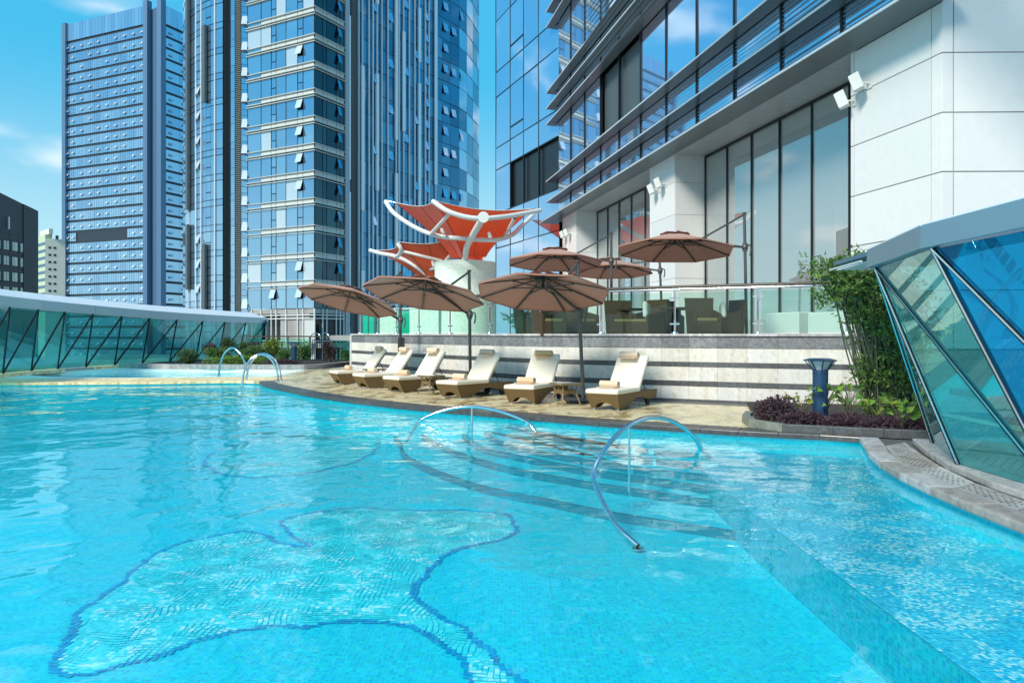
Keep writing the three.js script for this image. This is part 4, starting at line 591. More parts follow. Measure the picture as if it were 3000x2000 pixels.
// ---------------------------------------------------------------- leaning glass walls
function leaningWall(root, tops, bases, fasciaH, glass, depth, stickR) {
  // tops: glass heads under the fascia; bases: glass feet; triangles tops[i]-bases[i]-bases[i+1], tops[i]-bases[i+1]-tops[i+1]
  const tri = (a, b, c, m) => { const n = V().subVectors(b, a).cross(V().subVectors(c, a)).normalize().multiplyScalar(0.006), cen = a.clone().add(b).add(c).multiplyScalar(1 / 3), s = (p) => p.clone().lerp(cen, 0.018); const P = [s(a), s(b), s(c)], g = new THREE.BufferGeometry(); g.setAttribute('position', new THREE.Float32BufferAttribute(P.flatMap((p) => [p.x, p.y, p.z]), 3)); g.setAttribute('uv', new THREE.Float32BufferAttribute([0, 0, 1, 0, 0.5, 1], 2)); g.computeVertexNormals(); return mesh('glass_pane', g, m, root); };
  if (glass) for (let i = 0; i + 1 < tops.length; i++) { tri(tops[i], bases[i], tops[i + 1], glass[(2 * i) % glass.length]); tri(bases[i], bases[i + 1], tops[i + 1], glass[(2 * i + 1) % glass.length]); }
  if (glass) for (let i = 0; i < tops.length; i++) { mesh('mullion', bar(tops[i], bases[i], stickR, stickR * 1.6), M.mullion, root); if (i + 1 < tops.length) { const dm = mesh('diagonal_mullion', bar(bases[i], tops[i + 1], stickR, stickR * 1.6), M.mullion, root); } }
  for (let i = 0; i + 1 < tops.length; i++) {
    const a = tops[i], b = tops[i + 1], h = Array.isArray(fasciaH) ? fasciaH[i] : fasciaH, back = V(bases[i].x - a.x, 0, bases[i].z - a.z).setY(0); back.copy(V(-(b.z - a.z), 0, b.x - a.x).normalize()); if (back.dot(V(bases[i].x - a.x, 0, bases[i].z - a.z)) < 0) back.multiplyScalar(-1); const fr = back.clone().multiplyScalar(-0.10), bk = back.clone().multiplyScalar(depth);
    const pr = (p, q) => p.clone().add(q), up = V(0, h, 0), dn = V(0, 0.0, 0), e = V().subVectors(b, a).normalize().multiplyScalar(0.008), A = a.clone().add(e), B = b.clone().sub(e);
    const q = [pr(A, fr).add(dn), pr(B, fr).add(dn), pr(B, fr).add(up), pr(A, fr).add(up), pr(A, bk), pr(B, bk), pr(B, bk).add(up), pr(A, bk).add(up)], ix = [0, 1, 2, 0, 2, 3, 5, 4, 7, 5, 7, 6, 1, 0, 4, 1, 4, 5, 0, 3, 7, 0, 7, 4, 2, 1, 5, 2, 5, 6], P = ix.flatMap((k) => [q[k].x, q[k].y, q[k].z]), g = new THREE.BufferGeometry(); g.setAttribute('position', new THREE.Float32BufferAttribute(P, 3)); g.computeVertexNormals(); const m = mesh('fascia', uvm(g), M.fascia, root);
    const lift = depth > 0.6 ? 0.34 : 0.012, u2 = V(0, 0.012, 0); q[6].y += lift; q[7].y += lift; const t = [q[3], q[2], q[6], q[7]].map((p) => p.clone()), t2 = t.map((p) => p.clone().add(u2)), g2 = new THREE.BufferGeometry(), all = [...t, ...t2], ix2 = [4, 5, 6, 4, 6, 7, 0, 1, 5, 0, 5, 4, 1, 2, 6, 1, 6, 5, 2, 3, 7, 2, 7, 6, 3, 0, 4, 3, 4, 7]; g2.setAttribute('position', new THREE.Float32BufferAttribute(ix2.flatMap((k) => [all[k].x, all[k].y, all[k].z]), 3)); g2.computeVertexNormals(); mesh('top_sheet', uvm(g2), M.fasciaTop, m); M.fascia.side = M.fasciaTop.side = THREE.DoubleSide; }
}
{ const w = thing('leaning_glass_wall', 'large leaning blue green glass wall with brushed metal fascia beside the climbing plant', 'glass wall');
  const T = [[4.42, 9.12], [3.94, 7.04], [3.94, 5.0], [3.94, 3.0], [3.94, 1.0], [3.94, -1]], B = [[5.5, 9.8], [4.88, 8.19], [4.86, 6.65], [4.86, 5.1], [4.86, 3.4], [4.86, 1.6], [4.86, -0.4], [4.86, -2.2]];
  // heads carry two sticks each; every pane is a triangle
  const tops = T.map(([x, d]) => V(x, 2.3, -d)), bases = B.map(([x, d]) => V(x, 0.075, -d));
  const pn = (a, b, c, m) => { const cen = a.clone().add(b).add(c).multiplyScalar(1 / 3), P = [a, b, c].map((p) => p.clone().lerp(cen, 0.012)), g = new THREE.BufferGeometry(); g.setAttribute('position', new THREE.Float32BufferAttribute(P.flatMap((p) => [p.x, p.y, p.z]), 3)); g.setAttribute('uv', new THREE.Float32BufferAttribute([0, 0, 1, 0, 0.5, 1], 2)); g.computeVertexNormals(); mesh('glass_pane', g, m, w); };
  leaningWall(w, tops, bases, 0.215, null, 0.55, 0);
  pn(tops[0], bases[0], bases[1], M.tealGlass); for (let i = 0; i + 1 < tops.length; i++) { pn(tops[i], bases[i + 1], bases[i + 2], i ? M.blueGlass : M.tealGlass); pn(tops[i], bases[i + 2], tops[i + 1], i ? M.blueGlass : M.tealGlass); }
  for (let i = 0; i < tops.length; i++) { for (const j of i ? [i + 1, i + 2] : [0, 1, 2]) if (bases[j]) { const m = mesh('mullion', bar(tops[i].clone().add(V(0, 0.02, 0)), bases[j], 0.035, 0.06), M.mullion, w); mesh('glazing_bead', bar(tops[i].clone().add(V(-0.03, 0.0, 0.03)), bases[j].clone().add(V(-0.03, 0, 0.03)), 0.012, 0.016), M.steel, m); } }
  // back half of the roof edge seen over the plant
  const c0 = V(4.42, 2.3, -9.12), c1 = V(4.75, 2.34, -10.9); mesh('roof_edge', bar(c0.clone().add(V(0.28, 0.18, 0)), c1.clone().add(V(0.3, 0.18, 0)), 0.7, 0.05), std([0.10, 0.17, 0.24], { roughness: 0.4 }), w);
  for (let i = 0; i < 8; i++) mesh('roof_slat', bar(V(4.35 + i * 0.11, 2.40, -9.35), V(4.6 + i * 0.11, 2.42, -10.85), 0.03, 0.02), M.whiteSteel, w);
  const kerb = thing('glass_wall_kerb', 'raised grey granite kerb at the foot of the large leaning glass wall', 'kerb');
  run('kerb_stone', curve2([[5.62, -10.2], [5.28, -9.3], [4.97, -8.3], [4.84, -7.6], [4.77, -6.9], [4.75, -5.5], [4.75, -4.0], [4.75, -2], [4.75, 2]], 1.05), -0.16, 0.22, 0.0, 0.07, [M.greyStoneLight, M.greyStone], kerb, 0.006, 0.01);
  // what stands behind the big pane: tiled bank
  struct('planting_bank', 'grey stone bank behind the large leaning glass wall', slab([[5.6, 2], [9, 2], [9, -10.4], [6.1, -10.4]], -0.1, 0.06), M.greyStone); }
{ const w = thing('leaning_glass_wall', 'long curved leaning glass wall behind the children pool with grey fascia', 'glass wall');
  const c = new THREE.CatmullRomCurve3([[-16.6, 21.5], [-17.3, 24], [-17.85, 26.3], [-18.07, 28.2], [-18.05, 29.8], [-17.9, 31.5], [-17.7, 33.4], [-17.5, 35.5], [-17.25, 37.8], [-17.0, 40.3], [-16.85, 43], [-16.75, 46], [-16.6, 49.2]].map((p) => V(p[0], 0, -p[1])), false, 'centripetal'), n = 13, pts = []; for (let i = 0; i < n; i++) pts.push(c.getPoint(i / (n - 1)));
  const bases = pts.map((p) => V(p.x, 0.10, p.z)), tops = pts.map((p, i) => { const k = i / (n - 1); return V(p.x + 0.62, lerp(2.42, 2.16, smooth(0.1, 0.8, k)), p.z + 0.55); });
  leaningWall(w, tops, bases, 0.34, [M.tealGlass, M.tealGlass, M.tealGlass], 0.9, 0.042);
  for (let i = 0; i + 1 < n; i++) { const m = tops[i].clone().lerp(tops[i + 1], 0.5); mesh('fall_anchor', rbox(0.10, 0.16, 0.22, 0.02, m.x - 0.4, m.y + 0.43, m.z), M.fasciaTop, w); }
  const k = thing('glass_wall_kerb', 'low pale stone kerb under the long curved glass wall', 'kerb'); run('kerb_stone', pts.map((p) => [p.x, p.z]), -0.35, 0.25, -0.02, 0.10, [M.greyStoneLight, M.sand], k, 0.01, 0.008);
  mesh('end_fin', bar(V(tops[n - 1].x + 0.1, 2.4, tops[n - 1].z), V(bases[n - 1].x + 0.5, 0, bases[n - 1].z), 0.12, 0.9), M.fascia, w);
  struct('back_yard', 'pale paving behind the long glass wall', slab([[-30, -20], [-18.2, -24], [-18.6, -28.2], [-18.4, -33], [-17.4, -41], [-17, -50], [-30, -56]], -0.2, 0.0), M.greyStoneLight);
}
// ---------------------------------------------------------------- glass balustrade on the terrace wall
{ const b = thing('glass_balustrade', 'green tinted glass balustrade with steel posts and dark handrail on the terrace wall', 'balustrade');
  const c = new THREE.CatmullRomCurve3(offset2(wallLine, 0.13).map((p) => V(p[0], 0, p[1])), false, 'centripetal'), tOf = (u) => { let best = 0, e = 1e9; for (let i = 0; i <= 600; i++) { const p = c.getPoint(i / 600), uu = 1500 + F * p.x / -p.z, q = Math.abs(uu - u); if (q < e) { e = q; best = i / 600; } } return best; };
  const ts = [1056, 1106, 1162, 1228, 1318, 1436, 1582, 1763, 1976, 2222, 2484].map(tOf), Y = 1.498, R = Y + 1.02;
  ts.forEach((t) => { const p = c.getPoint(t), tg = c.getTangent(t), post = mesh('post', bar(V(p.x, Y, p.z), V(p.x, R, p.z), 0.024, 0.024, true), M.steel, b); mesh('base_plate', cyl(0.075, 0.085, 0.03, p.x, Y + 0.015, p.z), M.steel, post);
    for (const y of [0.22, 0.80]) { mesh('clamp', bar(V(p.x - tg.x * 0.11, Y + y, p.z - tg.z * 0.11), V(p.x + tg.x * 0.11, Y + y, p.z + tg.z * 0.11), 0.02, 0.035), M.steel, post); for (const s of [-0.03, 0.03]) mesh('spider_bolt', new THREE.SphereGeometry(0.014, 8, 6).translate(p.x + 0.02, Y + y + s * 1.6, p.z + 0.03), M.steelDull, post); }
    mesh('slot', bar(V(p.x - 0.012, Y + 0.3, p.z + 0.021), V(p.x - 0.012, Y + 0.72, p.z + 0.021), 0.008, 0.008), M.mullion, post); });
  for (let i = 0; i + 1 < ts.length; i++) { const m = 4, rows = [[], []]; for (let k = 0; k <= m; k++) { const a = lerp(ts[i], ts[i + 1], 0.04 + 0.92 * k / m), p = c.getPoint(a); rows[0].push(V(p.x, Y + 0.03, p.z)); rows[1].push(V(p.x, R - 0.10, p.z)); } mesh('glass_panel', sheetFrom(rows), M.railGlass, b); }
  const rp = []; for (let i = 0; i <= 40; i++) { const p = c.getPoint(lerp(ts[0], Math.min(1, ts[10]), i / 40)); rp.push(V(p.x, R + 0.03, p.z)); }
  mesh('hand_rail', tube(rp, 0.034, 90, 10), M.darkWood, b); mesh('rail_tube', tube(rp.map((p) => V(p.x, R - 0.025, p.z)), 0.026, 90, 10), M.steel, b); }
// ---------------------------------------------------------------- sun loungers and towels
const lounger = (() => { // local: foot end at z = 0, head towards -z, ground at y = 0
  const g = thing('sun_lounger', '', 'sun lounger', 0, 0, 0, 0, 'wicker sun loungers in a row along the striped wall'), W2 = 0.34, L = 2.02, TOPY = 0.315;
  const sideShape = new THREE.Shape(); sideShape.moveTo(0, TOPY); sideShape.lineTo(L, TOPY + 0.0); sideShape.lineTo(L + 0.01, 0.13); sideShape.quadraticCurveTo(L - 0.35, 0.10, L - 0.62, 0.17); sideShape.quadraticCurveTo(1.05, 0.26, 0.78, 0.14); sideShape.quadraticCurveTo(0.5, -0.01, 0.30, 0.025); sideShape.lineTo(0.18, 0.025); sideShape.lineTo(0, TOPY);
  for (const s of [-1, 1]) { const sh = new THREE.ExtrudeGeometry(sideShape, { depth: 0.035, bevelEnabled: false, curveSegments: 10 }).rotateY(Math.PI / 2).translate(s * (W2 - 0.018) - 0.0175, 0, 0); const p = sh.attributes.position; for (let i = 0; i < p.count; i++) p.setX(i, p.getX(i) - s * (TOPY - p.getY(i)) * 0.16); sh.computeVertexNormals(); mesh('side_panel', uvm(sh), M.wicker, g); }
  { const fs = new THREE.Shape(); fs.moveTo(-W2, TOPY); fs.lineTo(W2, TOPY); fs.lineTo(W2 - 0.055, 0.025); fs.lineTo(W2 - 0.12, 0.025); fs.quadraticCurveTo(W2 - 0.17, 0.145, 0, 0.15); fs.quadraticCurveTo(-W2 + 0.17, 0.145, -W2 + 0.12, 0.025); fs.lineTo(-W2 + 0.055, 0.025); fs.lineTo(-W2, TOPY);
    const fg = new THREE.ExtrudeGeometry(fs, { depth: 0.035, bevelEnabled: false, curveSegments: 10 }).translate(0, 0, -0.035); const p = fg.attributes.position; for (let i = 0; i < p.count; i++) p.setZ(i, p.getZ(i) - (TOPY - p.getY(i)) * 0.60); fg.computeVertexNormals(); mesh('foot_panel', uvm(fg), M.wicker, g); }
  for (const s of [-1, 1]) mesh('corner_trim', bar(V(s * (W2 - 0.002), TOPY, 0.003), V(s * (W2 - 0.05), 0.03, -0.172), 0.018), M.wickerTrim, g);
  mesh('deck_frame', [box(W2 * 2 - 0.02, 0.03, L - 0.06, 0, TOPY - 0.02, -L / 2)], M.wickerTrim, g);
  for (const s of [-1, 1]) mesh('foot_cap', cyl(0.022, 0.026, 0.03, s * (W2 - 0.085), 0.014, -0.205, 10), M.steel, g);
  for (const s of [-1, 1]) mesh('wheel', new THREE.CylinderGeometry(0.085, 0.085, 0.05, 18).rotateZ(Math.PI / 2).translate(s * (W2 - 0.09), 0.087, -L + 0.33), M.rubber, g);
  // cushion: seat and raised back with rounded edges
  const soft = (w, h, d) => { const q = new RoundedBoxGeometry(w, h, d, 4, 0.04); const p = q.attributes.position; for (let i = 0; i < p.count; i++) { const x = p.getX(i), z = p.getZ(i); if (p.getY(i) > 0) p.setY(i, p.getY(i) + 0.012 * (1 - Math.pow(2 * x / w, 2)) + 0.004 * n2(x * 5, z * 5)); } q.computeVertexNormals(); return uvm(q); };
  mesh('seat_cushion', soft(W2 * 2 + 0.03, 0.095, 1.12).translate(0, TOPY + 0.05, -0.545), M.cushion, g);
  const A = 0.93; const back = soft(W2 * 2 + 0.02, 0.095, 0.83).translate(0, 0.05, -0.415).rotateX(A); mesh('back_cushion', back.translate(0, TOPY + 0.012, -1.08), M.cushion, g);
  const bf = box(W2 * 2 - 0.06, 0.022, 0.78, 0, -0.012, -0.39).rotateX(A).translate(0, TOPY + 0.01, -1.08); mesh('back_frame', bf, M.bronze, g);
  for (const s of [-1, 1]) mesh('back_prop', bar(V(s * 0.27, TOPY + 0.36, -1.33), V(s * 0.27, TOPY + 0.0, -1.52), 0.016), M.bronze, g);
  return g; })();
const rollGeo = (len, r) => { const pts = [], R = []; const g = new THREE.LatheGeometry([[0.0, -len / 2 + 0.006], [r * 0.25, -len / 2], [r * 0.3, -len / 2 + 0.008], [r * 0.55, -len / 2 + 0.001], [r * 0.6, -len / 2 + 0.009], [r * 0.9, -len / 2], [r, -len / 2 + 0.012], [r * 1.0, 0], [r, len / 2 - 0.012], [r * 0.9, len / 2], [r * 0.6, len / 2 - 0.009], [r * 0.55, len / 2 - 0.001], [r * 0.3, len / 2 - 0.008], [r * 0.25, len / 2], [0, len / 2 - 0.006]].map((p) => new THREE.Vector2(...p)), 22); const p = g.attributes.position; for (let i = 0; i < p.count; i++) { const x = p.getX(i), y = p.getY(i), z = p.getZ(i), k = 1 + 0.03 * n3(x * 14, y * 9, z * 14); p.setXYZ(i, x * k, y, z * k * (z < 0 ? 0.94 : 1)); } g.computeVertexNormals(); g.rotateZ(Math.PI / 2); return g; };
const roll = rollGeo(0.42, 0.07), flap = box(0.40, 0.012, 0.16, 0, -0.062, 0.09);
const LP = [[-4.96, -22.0, 58, 'sun lounger at the plaque end of the row, under the most tilted parasol'], [-3.89, -20.45, 52, 'second sun lounger from the left end of the striped wall'], [-2.77, -19.1, 45, 'third sun lounger from the left end of the striped wall'], [-1.19, -17.33, 40, 'sun lounger left of the dark parasol post, fourth from the end with the plaque'], [0.46, -15.92, 25, 'sun lounger with a wicker side table on its right side'], [2.07, -14.66, 33, 'sun lounger at the right end of the row, right of the wicker side table']];
LP.forEach(([x, z, deg, label], i) => { const a = -deg * Math.PI / 180, ox = -0.26, c = Math.cos(a), s = Math.sin(a), lx = ox, lz = 0.2;
  // reference is the right front foot
  const px = x + (c * lx + s * lz), pz = z + (-s * lx + c * lz); let o = lounger; if (i) o = copyOf(lounger, label, px, 0, pz, a); else { o.position.set(px, 0, pz); o.rotation.y = a; o.userData.label = label; }
  o.updateMatrixWorld(); const put = (name, lab, v, tx, mat) => { const p = o.localToWorld(v), t = thing(name, lab, 'towel', p.x, p.y, p.z, a + tx, 'rolled towels on the loungers'); mesh('roll', roll, mat, t); mesh('loose_end', flap, mat, t); return t; };
  const nth = ['first', 'second', 'third', 'fourth', 'fifth', 'sixth'][i];
  put('rolled_towel', `rolled peach towel lying on the seat of the ${nth} lounger from the plaque end`, V(rr(-0.08, 0.05), 0.315 + 0.175, -0.46), rr(-0.12, 0.12), i % 2 ? M.towelPale : M.towel);
  put('rolled_towel', `rolled towel hung over the headrest of the ${nth} lounger from the plaque end`, V(rr(-0.05, 0.05), 0.315 + 0.735, -1.42), 0, i === 4 ? std([0.78, 0.54, 0.27], { roughness: 1, bumpMap: rep(clothBump, 9), bumpScale: 0.006 }) : M.towelPale); });
// side tables between the loungers
{ const t = thing('side_table', '', 'side table', 1.12, 0, -15.75, 0.5, 'wicker side tables between the loungers');
  mesh('table_top', rbox(0.5, 0.035, 0.5, 0.01, 0, 0.445, 0), M.wickerTrim, t); mesh('glass_top', rbox(0.48, 0.008, 0.48, 0.003, 0, 0.469, 0), M.tableGlass, t);
  for (const [x, z] of [[-1, -1], [1, -1], [-1, 1], [1, 1]]) { mesh('leg', [bar(V(x * 0.17, 0.43, z * 0.17), V(x * 0.16, 0.26, z * 0.16), 0.024), bar(V(x * 0.16, 0.27, z * 0.16), V(x * 0.235, 0.0, z * 0.235), 0.026)], M.wickerTrim, t); }
  for (const a of [0, 1, 2, 3]) { const s = new THREE.Shape(); s.moveTo(-0.17, 0.33); s.lineTo(0.17, 0.33); s.lineTo(0.17, 0.17); s.quadraticCurveTo(0.11, 0.25, 0, 0.255); s.quadraticCurveTo(-0.11, 0.25, -0.17, 0.17); const q = new THREE.ExtrudeGeometry(s, { depth: 0.02, bevelEnabled: false }).translate(0, 0, 0.155).rotateY(a * Math.PI / 2); mesh('apron', uvm(q), M.wicker, t); mesh('upright', bar(V(0, 0.33, 0.165), V(0, 0.43, 0.165), 0.02).rotateY(a * Math.PI / 2), M.wickerTrim, t); }
  t.userData.label = 'square wicker side table between the fifth and sixth loungers beside the parasol post';
  copyOf(t, 'square wicker side table between the third and fourth loungers', -2.0, 0, -18.6, 0.75); copyOf(t, 'square wicker side table between the first and second loungers', -4.05, 0, -22.1, 0.95);  }
// ---------------------------------------------------------------- cantilever parasols
function parasol(label, base, mastTop, clampY, centre, normal, R, drop, spin, group, lean = 0) {
  const g = thing('cantilever_parasol', label, 'parasol', base.x, base.y, base.z, 0, group), B = base, rel = (v) => v.clone().sub(B);
  const N = normal.clone().normalize(), X = V(1, 0, 0).cross(N).cross(N).multiplyScalar(-1).normalize(), Z = X.clone().cross(N); const P = (a, r, h) => centre.clone().addScaledVector(X, Math.cos(a) * r).addScaledVector(Z, Math.sin(a) * r).addScaledVector(N, h).sub(B);
  mesh('base_plate', rbox(0.8, 0.06, 0.8, 0.02, 0, 0.032, 0), M.bronze, g);
  const top = V(lean, mastTop - B.y, 0); mesh('mast', bar(V(0, 0.05, 0), top, 0.038, 0.042, true), M.pole, g); mesh('mast_cap', bar(top, top.clone().add(V(0, 0.05, 0)), 0.05, 0.05, true), M.bronze, g);
  const hub = P(0, 0, drop - 0.16), apex = P(0, 0, drop), cl = V(lean * (clampY - B.y) / (mastTop - B.y), clampY - B.y, 0);
  // canopy: eight panels, each slightly slack between the ribs
  const rows = [], seg = 8, sub = 6; for (let j = 0; j <= 8; j++) { const r = 0.10 + (R - 0.10) * j / 8, row = []; for (let i = 0; i <= seg * sub; i++) { const a = spin + i / (seg * sub) * TAU, f = (i % sub) / sub, chord = Math.cos(Math.PI / seg) / Math.cos((f - 0.5) * TAU / seg), k = j / 8, slack = 0.03 * Math.sin(f * Math.PI) * k * (1 - 0.5 * k); row.push(P(a, r * chord, drop * (1 - Math.pow(k, 1.12)) - slack)); } rows.push(row); }
  const can = mesh('canopy', sheetFrom(rows.reverse()), M.canopy, g); { const uv = can.geometry.attributes.uv; for (let i = 0; i < uv.count; i++) uv.setXY(i, uv.getX(i) * 8, uv.getY(i) * 2); }
  const val = [[], []]; for (let i = 0; i <= seg * sub; i++) { const a = spin + i / (seg * sub) * TAU, f = (i % sub) / sub, chord = Math.cos(Math.PI / seg) / Math.cos((f - 0.5) * TAU / seg); val[0].push(P(a, R * chord, 0)); val[1].push(P(a, R * chord * 0.998, -0.035)); } mesh('hem', sheetFrom(val), M.canopy, can);
  const vent = []; for (let j = 0; j <= 3; j++) { const row = []; for (let i = 0; i <= 32; i++) row.push(P(spin + i / 32 * TAU, 0.05 + 0.11 * j, drop + 0.075 - 0.028 * j + (j === 3 ? 0.012 * Math.sin(i / 32 * TAU * 8) : 0))); vent.push(row); } mesh('vent_cap', sheetFrom(vent.reverse()), M.canopy, can);
  mesh('hub', bar(P(0, 0, drop + 0.03), hub.clone().addScaledVector(N, -0.12), 0.03, 0.035, true), M.bronze, g);
  for (let i = 0; i < 8; i++) { const a = spin + i / 8 * TAU, rb = mesh('rib', bar(P(a, 0.05, drop - 0.035), P(a, R * 0.985, -0.02), 0.036, 0.028), M.bronze, g), m = P(a, R * 0.46, drop * 0.55 - 0.045); mesh('brace', bar(m, hub.clone().addScaledVector(N, -0.09), 0.024), M.bronze, rb); mesh('joint', new THREE.SphereGeometry(0.03, 8, 6).translate(m.x, m.y, m.z), M.bronze, rb); }
  // arm from clamp under the canopy, stay from mast top
  const dirA = Math.atan2(V().copy(rel(base)).sub(P(0, 0, 0)).dot(Z), V().copy(rel(base)).sub(P(0, 0, 0)).dot(X)), armEnd = P(dirA, R * 0.16, drop * 0.8 - 0.08);
  mesh('arm', bar(cl, armEnd, 0.045, 0.06), M.pole, g); mesh('stay', bar(top, P(dirA, R * 0.42, drop * 0.62 + 0.03), 0.03, 0.045), M.pole, g);
  const c = mesh('clamp', [new THREE.SphereGeometry(0.085, 14, 10).scale(1, 1.2, 1).translate(cl.x, cl.y, cl.z), new THREE.CylinderGeometry(0.06, 0.06, 0.22, 14).translate(cl.x, cl.y, cl.z)], M.pole, g); mesh('lever', tube([cl.clone().add(V(0.05, 0.06, 0.03)), cl.clone().add(V(0.13, 0.04, 0.03)), cl.clone().add(V(0.145, -0.08, 0.03)), cl.clone().add(V(0.12, -0.22, 0.03))], 0.02, 14, 8), M.pole, c);
  return g;
}
const GP = 'brown parasols by the pool', GT = 'brown parasols on the terrace';
{ const c3 = at(1590, 858, 15.5), b3 = V(gx(1709, 16.5), 0, -16.5);
  parasol('brown cantilever parasol over the fifth and sixth loungers', b3, EYE + (HOR - 772) / F * 16.5, EYE + (HOR - 912) / F * 16.5, c3, V(0.05, 1, -0.23), 1.42, 0.36, Math.PI / 8, GP, -0.13);
  const c2 = at(1241, 862, 17.6), b2 = V(gx(1378, 18.9), 0, -18.9);
  parasol('brown cantilever parasol over the third and fourth loungers', b2, EYE + (HOR - 796) / F * 18.9, EYE + (HOR - 922) / F * 18.9, c2, V(0.125, 1, -0.22), 1.44, 0.36, Math.PI / 8 + 0.25, GP, -0.03);
  const c1 = at(1020, 881, 21.4), b1 = V(gx(1173, 22.6), 0, -22.6);
  parasol('brown cantilever parasol over the first lounger, tilted down towards its post', b1, EYE + (HOR - 800) / F * 22.6, EYE + (HOR - 937) / F * 22.6, c1, V(0.21, 1, -0.24), 1.44, 0.36, Math.PI / 8 + 0.1, GP, 0);
  const c4 = at(1977, 733, 19.2), b4 = V(gx(2188, 19.8), TERR, -19.8);
  parasol('brown cantilever parasol on the terrace in front of the near lobby windows', b4, EYE + (HOR - 628) / F * 19.8, EYE + (HOR - 724) / F * 19.8, c4, V(0.04, 1, -0.10), 1.52, 0.42, Math.PI / 8 + 0.2, GT, -0.06);
  const c5 = at(1626, 769, 22.2), b5 = V(gx(1792, 22.6), TERR, -22.6);
  parasol('brown cantilever parasol on the terrace in front of the far lobby pier', b5, EYE + (HOR - 686) / F * 22.6, EYE + (HOR - 765) / F * 22.6, c5, V(0.02, 1, -0.09), 1.46, 0.40, Math.PI / 8, GT, -0.01);
  const c6 = at(1785, 795, 24.6), b6 = V(gx(1942, 24.4), TERR, -24.4);
  parasol('brown cantilever parasol half hidden between the other two terrace parasols', b6, EYE + (HOR - 764) / F * 24.4, EYE + (HOR - 793) / F * 24.4, c6, V(0.02, 1, -0.08), 1.46, 0.40, Math.PI / 8 + 0.3, GT, -0.10); }
// ---------------------------------------------------------------- terrace furniture
const chair = (() => { const g = thing('terrace_chair', '', 'chair', 0, 0, 0, 0, 'wicker armchairs on the terrace');
  mesh('seat_base', rbox(0.62, 0.34, 0.60, 0.03, 0, 0.20, 0), M.wickerDark, g); mesh('seat_pad', rbox(0.52, 0.09, 0.52, 0.035, 0, 0.41, 0.03), M.wickerTrim, g);
  const bs = new THREE.Shape(); bs.moveTo(-0.30, 0.05); bs.lineTo(0.30, 0.05); bs.lineTo(0.345, 0.95); bs.lineTo(-0.345, 0.95); bs.lineTo(-0.30, 0.05); mesh('backrest', uvm(new THREE.ExtrudeGeometry(bs, { depth: 0.06, bevelEnabled: true, bevelSize: 0.012, bevelThickness: 0.012, bevelSegments: 2 }).rotateX(-0.10).translate(0, 0, -0.36)), M.wickerDark, g);
  for (const s of [-1, 1]) { const as = new THREE.Shape(); as.moveTo(-0.30, 0.04); as.lineTo(0.30, 0.04); as.lineTo(0.30, 0.55); as.quadraticCurveTo(0.1, 0.60, -0.30, 0.66); mesh('arm', uvm(new THREE.ExtrudeGeometry(as, { depth: 0.05, bevelEnabled: true, bevelSize: 0.008, bevelThickness: 0.008, bevelSegments: 1 }).rotateY(-Math.PI / 2).translate(s * 0.30 + 0.025, 0, 0)), M.wickerDark, g); }
  return g; })();
{ const spots = [[1560, 20.5, 1.9, 'wicker armchair at the far left of the terrace behind the glass'], [1670, 21.4, -1.7, 'wicker armchair right of the leftmost terrace table'], [1705, 19.6, 2.6, 'wicker armchair behind the pool parasol post'], [1820, 19.6, 3.05, 'wicker armchair seen square from behind, under the middle terrace parasol'], [1895, 19.3, -2.2, 'wicker armchair turned towards a table, beside a white cushion'], [2063, 18.2, 3.1, 'large wicker armchair seen from behind, right of a balustrade post'], [2122, 19.6, -1.9, 'wicker armchair right of the largest chair, with a pale cushion'], [1960, 20.8, 0.6, 'wicker armchair on the far side of the right terrace table'], [1610, 18.9, 2.8, 'wicker armchair with its back to the balustrade at the left table']];
  spots.forEach(([u, d, a, label], i) => { if (!i) { chair.position.set(gx(u, d), TERR, -d); chair.rotation.y = a; chair.userData.label = label; } else copyOf(chair, label, gx(u, d), TERR, -d, a); });
  const cush = new RoundedBoxGeometry(0.44, 0.44, 0.16, 5, 0.075); { const p = cush.attributes.position; for (let i = 0; i < p.count; i++) { const k = 1 - 0.12 * Math.pow(Math.abs(p.getX(i) / 0.22), 2) * (1 - Math.abs(p.getY(i)) / 0.3); p.setY(i, p.getY(i) * (0.9 + 0.1 * Math.abs(p.getX(i) / 0.22))); p.setZ(i, p.getZ(i) * (1.3 - Math.hypot(p.getX(i), p.getY(i)) * 2.4)); } cush.computeVertexNormals(); }
  [[1560, 20.3, 1.7], [1672, 21.2, -1.5], [1895, 19.1, -2.0], [2118, 19.4, -1.7], [1960, 20.6, 0.5]].forEach(([u, d, a], i) => { const t = single('scatter_cushion', ['pale cushion on the far left terrace chair', 'pale cushion on the chair right of the left terrace table', 'pale cushion on the turned chair beside a balustrade post', 'pale cushion right of the largest terrace chair', 'pale cushion on the chair beyond the right terrace table'][i], 'cushion', cush, M.pillow, 'cushions on the terrace chairs'); t.position.set(gx(u, d), TERR + 0.66, -d); t.rotation.set(-0.2, a, 0); });
  const tb = thing('terrace_table', 'round dark table at the left of the terrace', 'table', gx(1615, 20.6), TERR, -20.6, 0, 'round dark terrace tables'); mesh('table_top', cyl(0.55, 0.53, 0.05, 0, 0.73, 0, 36), M.darkWood, tb); mesh('pedestal', cyl(0.09, 0.11, 0.7, 0, 0.36, 0), M.blackMetal, tb); mesh('foot', cyl(0.3, 0.32, 0.03, 0, 0.016, 0, 28), M.blackMetal, tb);
  copyOf(tb, 'round dark table behind the square seen wicker chair', gx(1835, 20.4), TERR, -20.4); copyOf(tb, 'round dark table left of the largest wicker chair', gx(1985, 19.6), TERR, -19.6); }

